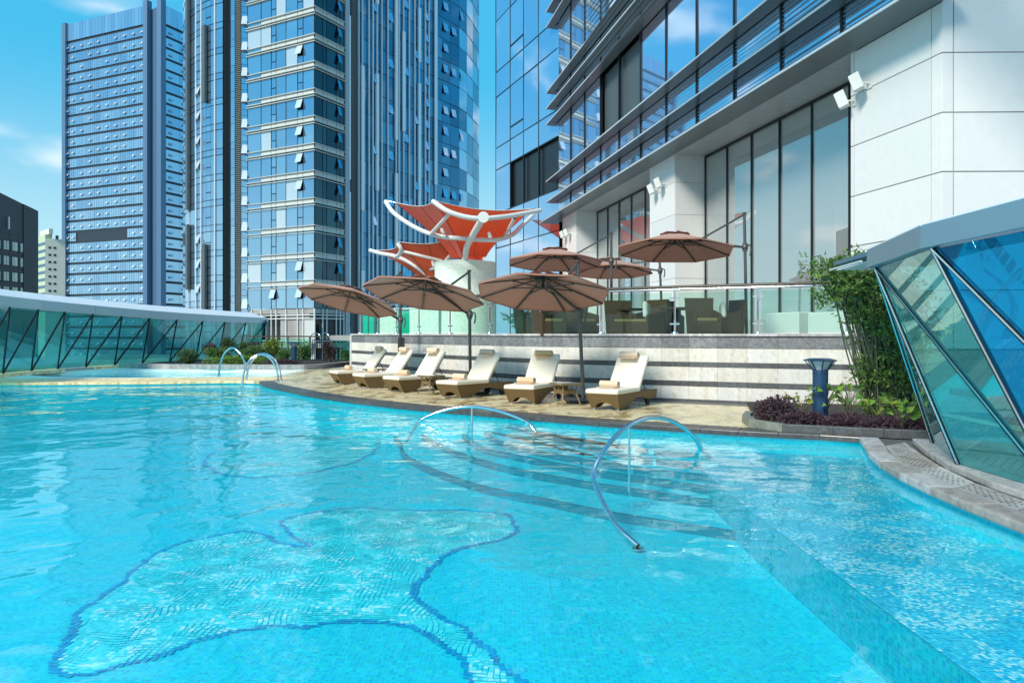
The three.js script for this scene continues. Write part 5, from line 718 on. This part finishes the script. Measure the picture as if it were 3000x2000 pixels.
// ---------------------------------------------------------------- handrails in and beside the water
{ const arc = (a, b, h, peak = 0.5, n = 20, pw = 1) => { const l = []; for (let i = 0; i <= n; i++) { const t = i / n, k = Math.pow(Math.sin(Math.PI * Math.pow(t, Math.log(0.5) / Math.log(peak))), pw); l.push(V(lerp(a.x, b.x, t), lerp(a.y, b.y, t) + h * k, lerp(a.z, b.z, t))); } return l; };
  const r1 = thing('pool_handrail', 'big arched steel handrail rising out of the water over the steps near the shallow ledge', 'handrail', 0, 0, 0, 0, 'arched steel pool handrails');
  const under = [V(1.30, FLOOR + 0.06, -7.75), V(1.12, -0.55, -7.95), V(0.99, -0.33, -8.22), V(0.93, WATER, -8.55)], over = arc(V(0.93, WATER, -8.55), V(2.66, WATER - 0.02, -10.55), 0.55, 0.46, 18, 0.72).slice(1);
  mesh('tube', tube([...under, ...over, V(2.85, -0.26, -10.75)], 0.030, 110, 14), M.steel, r1); mesh('mid_post', bar(V(1.43, -0.42, -9.15), V(1.43, WATER + 0.52, -9.15), 0.012, 0.018, true), M.steel, r1); mesh('foot_flange', cyl(0.06, 0.06, 0.015, 1.30, FLOOR + 0.03, -7.75), M.steel, r1);
  const r2 = thing('pool_handrail', 'low arched steel handrail in the water in front of the fourth lounger', 'handrail', 0, 0, 0, 0, 'arched steel pool handrails');
  mesh('tube', tube([V(-1.95, -0.5, -13.9), V(-1.80, -0.25, -13.75), ...arc(V(-1.69, WATER, -13.66), V(0.30, WATER, -13.40), 0.28, 0.48, 18, 0.85), V(0.42, -0.25, -13.3)], 0.030, 90, 14), M.steel, r2); mesh('mid_post', bar(V(-0.72, -0.5, -13.5), V(-0.72, WATER + 0.27, -13.53), 0.018, 0.018, true), M.steel, r2);
  const lad = (ox, oz, label) => { const r = thing('ladder_rail', label, 'handrail', 0, 0, 0, 0, 'arched ladder rails at the deck corner'), X = -8.42 + ox, Z = -23.75 + oz; mesh('tube', tube([V(X - 0.02, -0.6, Z + 0.05), V(X, WATER, Z), V(X + 0.06, 0.35, Z - 0.02), V(X + 0.22, 0.68, Z - 0.05), V(X + 0.5, 0.86, Z - 0.1), V(X + 0.8, 0.74, Z - 0.15), V(X + 0.99, 0.42, Z - 0.18), V(X + 1.06, 0.012, Z - 0.2)], 0.032, 70, 12), M.steel, r); mesh('flange', cyl(0.05, 0.055, 0.02, X + 1.06, 0.012, Z - 0.2), M.steel, r); };
  lad(0, 0.0, 'arched steel ladder rail at the deck corner, the farther of the pair'); lad(0.08, 0.55, 'arched steel ladder rail at the deck corner, the nearer of the pair');
  const r4 = thing('pool_handrail', 'tall arched steel handrail standing in the children pool', 'handrail', 0, 0, 0, 0, 'arched steel pool handrails'); const A = V(-10.65, -0.2, -27.2), B = V(-9.35, 0.0, -26.6); mesh('tube', tube([A, V(-10.55, 0.42, -27.15), V(-10.35, 0.82, -27.05), V(-10.05, 0.99, -26.95), V(-9.72, 0.80, -26.8), V(-9.5, 0.45, -26.7), B], 0.034, 60, 12), M.steel, r4); mesh('flange', cyl(0.05, 0.055, 0.02, B.x, 0.01, B.z), M.steel, r4); }
// ---------------------------------------------------------------- bollard lamps
{ const b = thing('bollard_lamp', 'navy blue bollard lamp with flared hood in the right planter', 'bollard lamp', gx(2404, 12.0), 0.08, -12.0, 0, 'navy bollard lamps');
  mesh('column', new THREE.LatheGeometry([[0, 0], [0.13, 0], [0.13, 0.02], [0.118, 0.03], [0.118, 0.83], [0.112, 0.84], [0, 0.84]].map((p) => new THREE.Vector2(...p)), 40), M.navy, b);
  mesh('lamp_glass', new THREE.LatheGeometry([[0.085, 0.84], [0.20, 0.985]].map((p) => new THREE.Vector2(...p)), 40), M.lampGlass, b);
  for (let i = 0; i < 8; i++) { const a = i / 8 * TAU + 0.2; mesh('hood_strut', bar(V(0.112 * Math.cos(a), 0.83, 0.112 * Math.sin(a)), V(0.235 * Math.cos(a), 0.99, 0.235 * Math.sin(a)), 0.014), M.navy, b); }
  mesh('hood', new THREE.LatheGeometry([[0, 1.03], [0.16, 1.025], [0.255, 1.0], [0.258, 0.988], [0.0, 0.985]].map((p) => new THREE.Vector2(...p)), 40), M.navy, b); mesh('collar', new THREE.TorusGeometry(0.12, 0.006, 8, 40).rotateX(Math.PI / 2).translate(0, 0.79, 0), M.navy, b);
  copyOf(b, 'navy blue bollard lamp among the shrubs of the far left planter', gx(861, 33.0), 0.1, -33.0); }
// ---------------------------------------------------------------- mosaic drum, low mosaic wall, red sails
{ const d = 43.5, X = gx(1363, d); const g = thing('mosaic_drum', 'round pale green mosaic drum below the red sail canopy', 'drum', X, TERR, -d); const h = EYE + (HOR - 764) / F * 42 - TERR; const c = new THREE.CylinderGeometry(1.77, 1.77, h, 64, 1, true).translate(0, h / 2, 0), uv = c.attributes.uv; for (let i = 0; i < uv.count; i++) uv.setXY(i, uv.getX(i) * 11.1, uv.getY(i) * h); mesh('shell', c, M.greenMosaic, g); mesh('coping_ring', new THREE.TorusGeometry(1.75, 0.045, 8, 64).rotateX(Math.PI / 2).translate(0, h, 0), M.greenMosaic, g); mesh('lid', cyl(1.72, 1.72, 0.05, 0, h - 0.2, 0, 48), M.concrete, g);
  const w = thing('mosaic_screen', 'low pale green mosaic screen wall left of the round drum', 'wall'); const A = at(1112, 900, 32), B = at(1285, 900, 30.6), f = face(A.x, A.z, B.x, B.z); const y1 = EYE + (HOR - 905) / F * 31; f.panel('panel', M.greenMosaic, w, 0, f.L * 0.32, TERR, y1, -0.2, 0); f.panel('panel', M.greenMosaic, w, f.L * 0.52, f.L, TERR, y1, -0.2, 0.01); f.panel('emerald_glass', phy([0.02, 0.42, 0.28], { roughness: 0.08 }), w, f.L * 0.325, f.L * 0.515, TERR, y1 + 0.05, -0.15, -0.05); f.panel('coping', M.whitePanel, w, -0.05, f.L + 0.05, y1 + 0.005, y1 + 0.06, -0.24, 0.04);
  const e = thing('emerald_booth', 'small emerald glass booth at the left end of the terrace', 'booth'); const p0 = at(1062, 900, 34), p1 = at(1098, 900, 33.5), q = face(p0.x, p0.z, p1.x, p1.z); for (const k of [0, 1]) q.box('glass_pane', phy([0.03, 0.50, 0.36], { roughness: 0.06 }), e, k * q.L / 2 + 0.02, (k + 1) * q.L / 2 - 0.02, TERR, TERR + 1.15, -0.4, 0); for (const k of [0, 0.5, 1]) q.box('frame', M.steelDull, e, k * q.L - 0.025, k * q.L + 0.025, TERR, TERR + 1.25, -0.05, 0.04); q.box('top_rail', M.steelDull, e, 0, q.L, TERR + 1.18, TERR + 1.24, -0.42, 0.02); }
function sail(name, label, corners, centre, sag, mat, parentTubes) { // membrane: edges bow inwards, surface runs down to a low ring
  const g = thing(name, label, 'sail canopy'), N = corners.length, edge = []; for (let c = 0; c < N; c++) { const a = corners[c], b = corners[(c + 1) % N], cen = centre.clone().setY((a.y + b.y) / 2); for (let i = 0; i < 16; i++) { const t = i / 16, p = a.clone().lerp(b, t), k = 4 * t * (1 - t); p.lerp(cen, sag * k); p.y -= 0.18 * k; edge.push(p); } } edge.push(edge[0].clone());
  const rows = []; for (let j = 0; j <= 16; j++) { const r = j / 16; rows.push(edge.map((p) => { const h = lerp(0.26, 1, r), q = centre.clone().lerp(p, h); q.y = lerp(centre.y, p.y, Math.pow(r, 0.78)); return q; })); }
  mesh('membrane', sheetFrom(rows), mat, g); const seams = []; for (let c = 0; c < N; c++) for (const o of [0, 8]) { const i = c * 16 + o; seams.push(tube(rows.map((r) => r[i].clone().add(V(0, -0.012, 0))), 0.012, 16, 5)); } mesh('seam_cables', seams, mat === M.red ? std([0.30, 0.02, 0.01]) : std([0.25, 0.04, 0.015]), g); mesh('edge_cable', tube(edge.slice(0, -1), 0.018, 120, 6, true), M.whiteSteel, g); return g; }
{ const SC = 1.45, far = (u, v, d) => at(u, v, d * SC); const C = far(1378, 757, 29.6);
  const g = sail('sail_canopy', 'large red sail canopy on curved white tubes above the mosaic drum', [far(1158, 593, 29), far(1276, 588, 25.6), far(1562, 611, 27.2), far(1500, 640, 32.5)], C, 0.09, M.red);
  const T = (name, p, r, seg = 60) => mesh(name, tube(p, r * SC, seg, 14), M.whiteSteel, g);
  T('front_arch', [far(1270, 591, 25.5), far(1311, 618, 25.3), far(1358, 634, 25.3), far(1406, 640, 25.4), far(1454, 637, 25.7), far(1502, 631, 26.2), far(1583, 616, 27.2)], 0.085);
  T('rear_arch', [far(1130, 591, 29.2), far(1151, 621, 28.7), far(1199, 656, 28.2), far(1247, 680, 27.8), far(1295, 693, 27.5), far(1358, 698, 27.4), far(1406, 702, 27.5), far(1454, 702, 27.9), far(1500, 688, 28.6), far(1530, 660, 29.4), far(1562, 629, 30.2)], 0.085);
  T('mast', [far(1416, 636, 25.4), far(1388, 684, 26.6), far(1368, 723, 28), far(1358, 790, 29.8)], 0.12); mesh('end_cap', new THREE.CylinderGeometry(0.27, 0.27, 0.08, 24).rotateX(Math.PI / 2).translate(...far(1416, 636, 25.2).toArray()), M.whiteSteel, g); 
  for (const [u, v, d] of [[1270, 591, 25.5], [1130.5, 591, 29.2]]) { const p = far(u, v, d); mesh('end_cap', new THREE.SphereGeometry(0.13, 14, 10).translate(p.x, p.y, p.z), M.whiteSteel, g); }
  T('strut', [far(1318, 624, 25.5), far(1262, 685, 27.6)], 0.065, 8); T('strut', [far(1508, 638, 26.4), far(1478, 694, 28.3)], 0.065, 8);
  for (const [a, b] of [[[1134, 588, 29.1], [1158, 593, 29]], [[1272, 588, 25.5], [1276, 588, 25.6]], [[1580, 613, 27.2], [1562, 611, 27.2]]]) mesh('tensioner', bar(far(...a), far(...b), 0.03, 0.03, true), M.steel, g);
  const spots = [[1296, 676, 27.2, 'small white spotlight on the left side of the red sail frame'], [1434, 688, 27.3, 'small white spotlight on the right side of the red sail frame'], [1269, 771, 30, 'small white spotlight under the lower sail']]; for (const [u, v, d, l] of spots) { const p = far(u, v, d), s = thing('spot_lamp', l, 'spotlight', p.x, p.y, p.z, 0.4, 'spotlights on the sail frames'); s.scale.setScalar(1.4); mesh('housing', new THREE.CylinderGeometry(0.06, 0.08, 0.22, 14).rotateZ(0.35), M.whiteSteel, s); mesh('yoke', bar(V(0.02, -0.1, 0), V(0.06, -0.22, 0), 0.015), M.whiteSteel, s); mesh('bar', bar(V(-0.05, -0.22, 0), V(0.2, -0.26, 0), 0.014), M.whiteSteel, s); }
  const g2 = sail('sail_canopy', 'smaller orange red sail canopy below the large one', [far(1098, 732, 33), far(1166, 708, 30.5), far(1340, 697, 29.6), far(1250, 742, 34)], far(1278, 815, 31.5), 0.14, M.orange);
  const T2 = (name, p, r) => mesh(name, tube(p, r * SC, 40, 12), M.whiteSteel, g2);
  T2('outer_arch', [far(1084, 733, 33), far(1115, 742, 32.4), far(1157, 750, 31.8), far(1195, 766, 31.6), far(1234, 792, 31.4), far(1275, 828, 31.2)], 0.085); T2('inner_arch', [far(1164, 712, 30.4), far(1174, 728, 30.4), far(1170, 745, 30.8), far(1158, 752, 31.4)], 0.085); T2('right_arch', [far(1360, 688, 29.4), far(1342, 722, 29.8), far(1318, 750, 30.2), far(1290, 778, 30.8), far(1234, 794, 31.4)], 0.085); T2('cross_tube', [far(1176, 735, 30.5), far(1230, 748, 30.4), far(1295, 764, 30.4)], 0.06); }
// ---------------------------------------------------------------- plants
function leaves(n, sample, size, bend = 0.25, slim = 0.45) { // n folded leaf blades; sample() -> [point, outward direction, tint]
  const P = [], C = [], N = []; const q = new THREE.Quaternion(), up = V(0, 1, 0);
  for (let i = 0; i < n; i++) { const [p, dir, tint = 1] = sample(i), s = size * rr(0.65, 1.35), d = dir.clone().add(V(rr(-1, 1), rr(-0.7, 0.9), rr(-1, 1)).multiplyScalar(0.75)).normalize(), side = d.clone().cross(V(rr(-1, 1), rr(-1, 1), rr(-1, 1))).normalize(), nn = side.clone().cross(d).normalize();
    const a = p.clone(), tip = p.clone().addScaledVector(d, s).addScaledVector(nn, -s * bend), mid = p.clone().addScaledVector(d, s * 0.5), l = mid.clone().addScaledVector(side, s * slim * 0.5).addScaledVector(nn, s * 0.06), r = mid.clone().addScaledVector(side, -s * slim * 0.5).addScaledVector(nn, s * 0.06), t = tint * rr(0.7, 1.3), c = [t * rr(0.85, 1.15), t, t * rr(0.75, 1.1)];
    for (const v of [a, mid.clone().addScaledVector(nn, -s * 0.03), l, a, r, mid.clone().addScaledVector(nn, -s * 0.03), l, mid.clone().addScaledVector(nn, -s * 0.03), tip, mid.clone().addScaledVector(nn, -s * 0.03), r, tip]) { P.push(v.x, v.y, v.z); C.push(...c); } }
  const g = new THREE.BufferGeometry(); g.setAttribute('position', new THREE.Float32BufferAttribute(P, 3)); g.setAttribute('color', new THREE.Float32BufferAttribute(C, 3)); g.setAttribute('uv', new THREE.Float32BufferAttribute(new Float32Array(P.length / 3 * 2), 2)); g.computeVertexNormals(); return g; }
function bush(label, name, x, z, y, rx, ry, rz, n, size, mat, group, slim = 0.5) { const g = thing(name, label, 'shrub', x, y, z, 0, group), lobes = []; for (let i = 0; i < 9; i++) { const a = rr(0, TAU), b = rr(0.15, 1); lobes.push([V(Math.cos(a) * rx * 0.55 * b, ry * rr(0.3, 0.75), Math.sin(a) * rz * 0.55 * b), rr(0.32, 0.6)]); }
  mesh('foliage', leaves(n, () => { const [c, k] = lobes[Math.floor(rnd() * lobes.length)], d = V(rr(-1, 1), rr(-0.8, 1), rr(-1, 1)).normalize(), r = Math.pow(rnd(), 0.4) * k; return [V(c.x + d.x * r * rx, Math.max(0.02, c.y + d.y * r * ry), c.z + d.z * r * rz), d, 1]; }, size, 0.2, slim), mat, g);
  const st = []; for (let i = 0; i < 7; i++) { const [c] = lobes[i]; st.push(bar(V(rr(-0.05, 0.05), -0.02, rr(-0.05, 0.05)), c, 0.008, 0.012, true)); } mesh('stems', st, M.stem, g); return g; }
reseed(101);
// left planter: kerb, soil, shrubs
{ const kl = curve2([[-17.2, -32.9], [-14.4, -31.75], [-11.5, -31.4], [-8.9, -31.15], [-8.2, -31.8], [-7.7, -33.6], [-7.45, -35.9]], 1.0), k = thing('planter_kerb', 'grey stone kerb of the long shrub planter behind the children pool', 'kerb'); run('kerb_stone', kl, -0.06, 0.2, 0, 0.21, [M.greyStone, M.greyStoneLight], k, 0.008, 0.012);
  struct('planter_soil', 'dark soil of the far left planter', slab([...offset2(kl, 0.1), [-7.2, -40], [-16.8, -40]], 0, 0.14), M.soil);
  const S = (u, v0, v1, w, d, n, size, mat, label, dz = 0.5, slim) => { const x = gx(u, d), h = (v1 - v0) / F * d, yb = EYE - (v1 - HOR) / F * d; bush(label, 'shrub', x, -d, Math.max(0.12, yb), w / F * d / 2, h, dz, n, size, mat, 'shrubs of the far left planter', slim); };
  S(690, 1044, 1068, 240, 32.4, 3600, 0.075, M.leafLime, 'low bright lime green hedge along the far planter kerb', 0.35); S(545, 1026, 1066, 70, 33, 1500, 0.085, M.leafDark, 'dark green bush at the foot of a leaning mullion'); S(640, 1022, 1052, 110, 34, 2000, 0.09, M.leafMid, 'mid green hedge behind the lime hedge'); S(735, 1018, 1050, 110, 34.2, 2000, 0.09, M.leafMid, 'second stretch of mid green hedge behind the children pool rail');
  S(668, 994, 1028, 62, 36, 1500, 0.085, M.leafDark, 'round dark green topiary bush'); S(617, 1010, 1034, 56, 35.5, 1000, 0.07, M.leafPurple, 'purple leaved bush left of the round topiary'); S(745, 1004, 1034, 52, 36, 1100, 0.07, M.leafPurple, 'purple leaved bush right of the round topiary'); S(712, 1003, 1030, 40, 36.4, 700, 0.08, M.leafMid, 'small green bush between topiary and purple bush'); S(797, 1004, 1050, 68, 34.8, 1300, 0.12, M.leafYellow, 'yellow green broadleaf bush left of the navy bollard', 0.5, 0.6); S(835, 1028, 1058, 50, 34, 900, 0.1, M.leafMid, 'mid green bush at the bollard'); S(890, 1004, 1054, 54, 34.4, 1500, 0.085, M.leafMid, 'rounded green bush right of the navy bollard'); S(965, 1004, 1058, 44, 34.8, 1300, 0.07, M.leafBrown, 'tall wine red bush before the fence gate'); S(1012, 1028, 1056, 34, 37, 600, 0.08, M.leafMid, 'small green bush at the end of the striped wall'); S(830, 1055, 1072, 230, 32.2, 2600, 0.05, M.leafPurple, 'low purple ground cover along the far planter kerb', 0.4); }
// fence with gate beyond the planter
{ const f0 = at(722, 985, 40), f1 = at(1042, 987, 36.5), f = face(f0.x, f0.z, f1.x, f1.z), fe = thing('glass_fence', 'low glass fence with dark top rail behind the shrub planter', 'fence'); const Y = EYE - 0.18; f.box('top_rail', M.darkWood, fe, 0, f.L, Y, Y + 0.07, -0.03, 0.03); for (let i = 0; i <= 5; i++) f.box('post', M.steelDull, fe, i / 5 * f.L - 0.03, i / 5 * f.L + 0.03, 0, Y, -0.03, 0.03); for (let i = 0; i < 5; i++) if (i !== 3) f.box('glass_panel', M.railGlass, fe, i / 5 * f.L + 0.06, (i + 1) / 5 * f.L - 0.06, 0.15, Y - 0.08, -0.006, 0.006);
  const g = thing('bar_gate', 'black metal gate of vertical bars with arched steel tops beside the wine red bush', 'gate'), a = 0.6 * f.L + 0.08, b = 0.8 * f.L - 0.08; for (let i = 0; i < 12; i++) { const t = lerp(a, b, i / 11); f.box('bar', M.blackMetal, g, t - 0.012, t + 0.012, 0.1, Y - 0.12, 0.02, 0.045); } f.box('rail', M.blackMetal, g, a, b, Y - 0.14, Y - 0.10, 0.015, 0.05); f.box('rail', M.blackMetal, g, a, b, 0.12, 0.16, 0.015, 0.05);
  for (const k of [0.25, 0.7]) { const c = f.p(lerp(a, b, k), Y - 0.1, 0.03), r = 0.34, l = []; for (let i = 0; i <= 10; i++) { const q = i / 10 * Math.PI, p = f.p(lerp(a, b, k) + Math.cos(q) * r, Y - 0.1 + Math.sin(q) * r * 0.9, 0.03); l.push(p); } mesh('arch', tube(l, 0.022, 24, 8), M.steel, g); } }
// right planter: climbing column, leafy plants, purple ground cover
{ const cx = gx(2590, 12.4), g = thing('climbing_plant', 'tall leafy climbing plant growing up dark canes beside the leaning glass wall', 'climbing plant', 0, 0, 0); const bx = 5.75, bz = -12.2;
  const ctr = (t) => { const x = lerp(6.25, 5.85, smooth(0, 1, t)), z = lerp(-12.3, -11.7, t); return V(x - 0.62 * smooth(0.74, 1, t), 0.08 + 2.55 * t, z); };
  const canes = []; for (let i = 0; i < 80; i++) { const a = rr(0, TAU), r0 = rr(0.05, 0.65), b = ctr(0).add(V(Math.cos(a) * r0 * 0.75, 0, Math.sin(a) * r0 * 0.5)), t = rr(0.75, 1), e = ctr(t).add(V(Math.cos(a) * r0 * 0.8 + rr(-0.1, 0.1), 0, Math.sin(a) * r0 * 0.5)), m = b.clone().lerp(e, 0.5).add(V(rr(-0.1, 0.1), 0, rr(-0.1, 0.1))); canes.push(tube([b, m, e], rr(0.008, 0.015), 10, 5)); } mesh('canes', canes, M.cane, g);
  const tr = []; for (let i = 0; i < 3; i++) tr.push(tube([ctr(0).add(V(0.1 + i * 0.22, 0, -0.1)), ctr(0.5).add(V(0.1 + i * 0.2, 0, -0.1)), ctr(0.95).add(V(i * 0.2, 0, 0))], 0.06, 14, 10)); mesh('dark_backing', tr, std([0.012, 0.02, 0.025]), g);  // near-black tubes added as backing, their colour standing for interior shade
  const clumps = []; for (let i = 0; i < 210; i++) { const t = Math.pow(rnd(), 0.75), a = rr(0, TAU), w = lerp(0.52, 0.80, smooth(0.3, 1, t)); clumps.push([ctr(t).add(V(Math.cos(a) * w * rr(0.3, 1), rr(-0.1, 0.1), Math.sin(a) * 0.55 * rr(0.3, 1))), rr(0.10, 0.24), t]); } for (let i = 0; i < 60; i++) { const k = rnd(); clumps.push([V(lerp(5.75, 4.95, k) + rr(-0.12, 0.12), 2.62 - 0.35 * k * k + rr(-0.3, 0.12), -11.75 + rr(-0.35, 0.3)), rr(0.08, 0.18), 0.95]); }
  const lv = (n, sz, lo) => leaves(n, () => { let c; do c = clumps[Math.floor(rnd() * clumps.length)]; while (c[2] < lo); const d = V(rr(-1, 1), rr(-1, 0.8), rr(-1, 1)).normalize(), r = c[1] * Math.pow(rnd(), 0.5); return [c[0].clone().addScaledVector(d, r), d, 1]; }, sz, 0.25, 0.36); mesh('foliage', lv(5200, 0.09, 0), M.leafMid, g); mesh('foliage', lv(3400, 0.085, 0.25), M.leafLime, g); mesh('foliage', lv(3600, 0.09, 0), M.leafDark, g); mesh('young_leaves', lv(500, 0.08, 0), M.leafYellow, g);
  const big = (label, x, z, n, h, mat, sz) => { const p = thing('leafy_plant', label, 'plant', x, 0.08, z, rr(0, 6), 'broad leaved plants of the right planter'); const st = []; for (let i = 0; i < n; i++) { const a = i * 2.4 + rr(-0.3, 0.3), e = V(Math.cos(a) * rr(0.06, 0.22), h * rr(0.45, 1), Math.sin(a) * rr(0.06, 0.22)), d = V(Math.cos(a), rr(0.0, 0.6), Math.sin(a)).normalize(); st.push(tube([V(0, 0, 0), V(e.x * 0.4, e.y * 0.6, e.z * 0.4), e], 0.005, 6, 5)); mesh('leaf', leaves(1, () => [e, d.multiplyScalar(2), rr(0.8, 1.3)], sz, 0.35, 0.55), mat, p); } mesh('stems', st, M.stem, p); };
  [[5.0, -12.0, 'broad leaved lime plant right of the navy bollard'], [5.25, -11.75, 'broad leaved plant in front of the climbing plant canes'], [5.45, -12.05, 'broad leaved plant close to the climbing plant stems'], [5.62, -11.45, 'broad leaved plant near the kerb below the canes'], [5.95, -11.35, 'broad leaved plant near the leaning glass'], [6.1, -11.7, 'broad leaved plant behind the one near the leaning glass'], [5.15, -12.4, 'broad leaved plant behind the navy bollard'], [4.75, -12.3, 'broad leaved plant close to the striped wall'], [5.75, -11.1, 'small broad leaved plant at the kerb end']].forEach(([x, z, l], i) => big(l, x, z, 15, i < 3 || i === 6 ? 0.58 : 0.42, [M.leafLime, M.leafMid, M.leafLime, M.leafYellow][i % 4], 0.16));
  const P = (x, z, rx, rz, h, n, label) => bush(label, 'purple_shrub', x, z, 0.08, rx, h, rz, n, 0.05, M.leafPurple, 'purple shrubs of the right planter', 0.5); P(4.28, -12.25, 0.36, 0.5, 0.36, 3000, 'purple shrub left of the navy bollard, feathery on top'); P(4.5, -11.7, 0.42, 0.28, 0.17, 2400, 'purple shrub in front of the navy bollard'); P(5.05, -11.42, 0.45, 0.25, 0.16, 2400, 'purple shrub at the middle of the mossy kerb'); P(5.5, -11.2, 0.4, 0.22, 0.15, 1800, 'purple shrub at the right end of the mossy kerb'); P(4.4, -12.9, 0.36, 0.36, 0.26, 1600, 'purple shrub against the striped wall'); P(6.1, -11.1, 0.35, 0.3, 0.16, 1300, 'purple shrub beside the leaning glass foot');
  const pot = thing('palm_plant', 'small palm with arching fronds behind the balustrade left of the terrace chairs', 'plant', gx(1515, 21.5), TERR, -21.5); const fr = []; for (let i = 0; i < 16; i++) { const a = rr(0, TAU), h = rr(0.5, 1.05); fr.push(...[0]); mesh('frond', leaves(26, (k) => { const t = (k + 1) / 26, b = V(Math.cos(a) * 0.45 * t, 0.25 + h * t * (1 - 0.45 * t), Math.sin(a) * 0.45 * t); return [b, V(Math.cos(a + (k % 2 ? 1 : -1)), -0.3, Math.sin(a + (k % 2 ? 1 : -1))), 1]; }, 0.14, 0.3, 0.16), M.leafMid, pot); } mesh('stem', cyl(0.03, 0.05, 0.5, 0, 0.25, 0, 10), M.stem, pot); }

scene.traverse((o) => { if (o.isMesh) { o.castShadow = true; o.receiveShadow = true; } });
renderer.render(scene, camera);
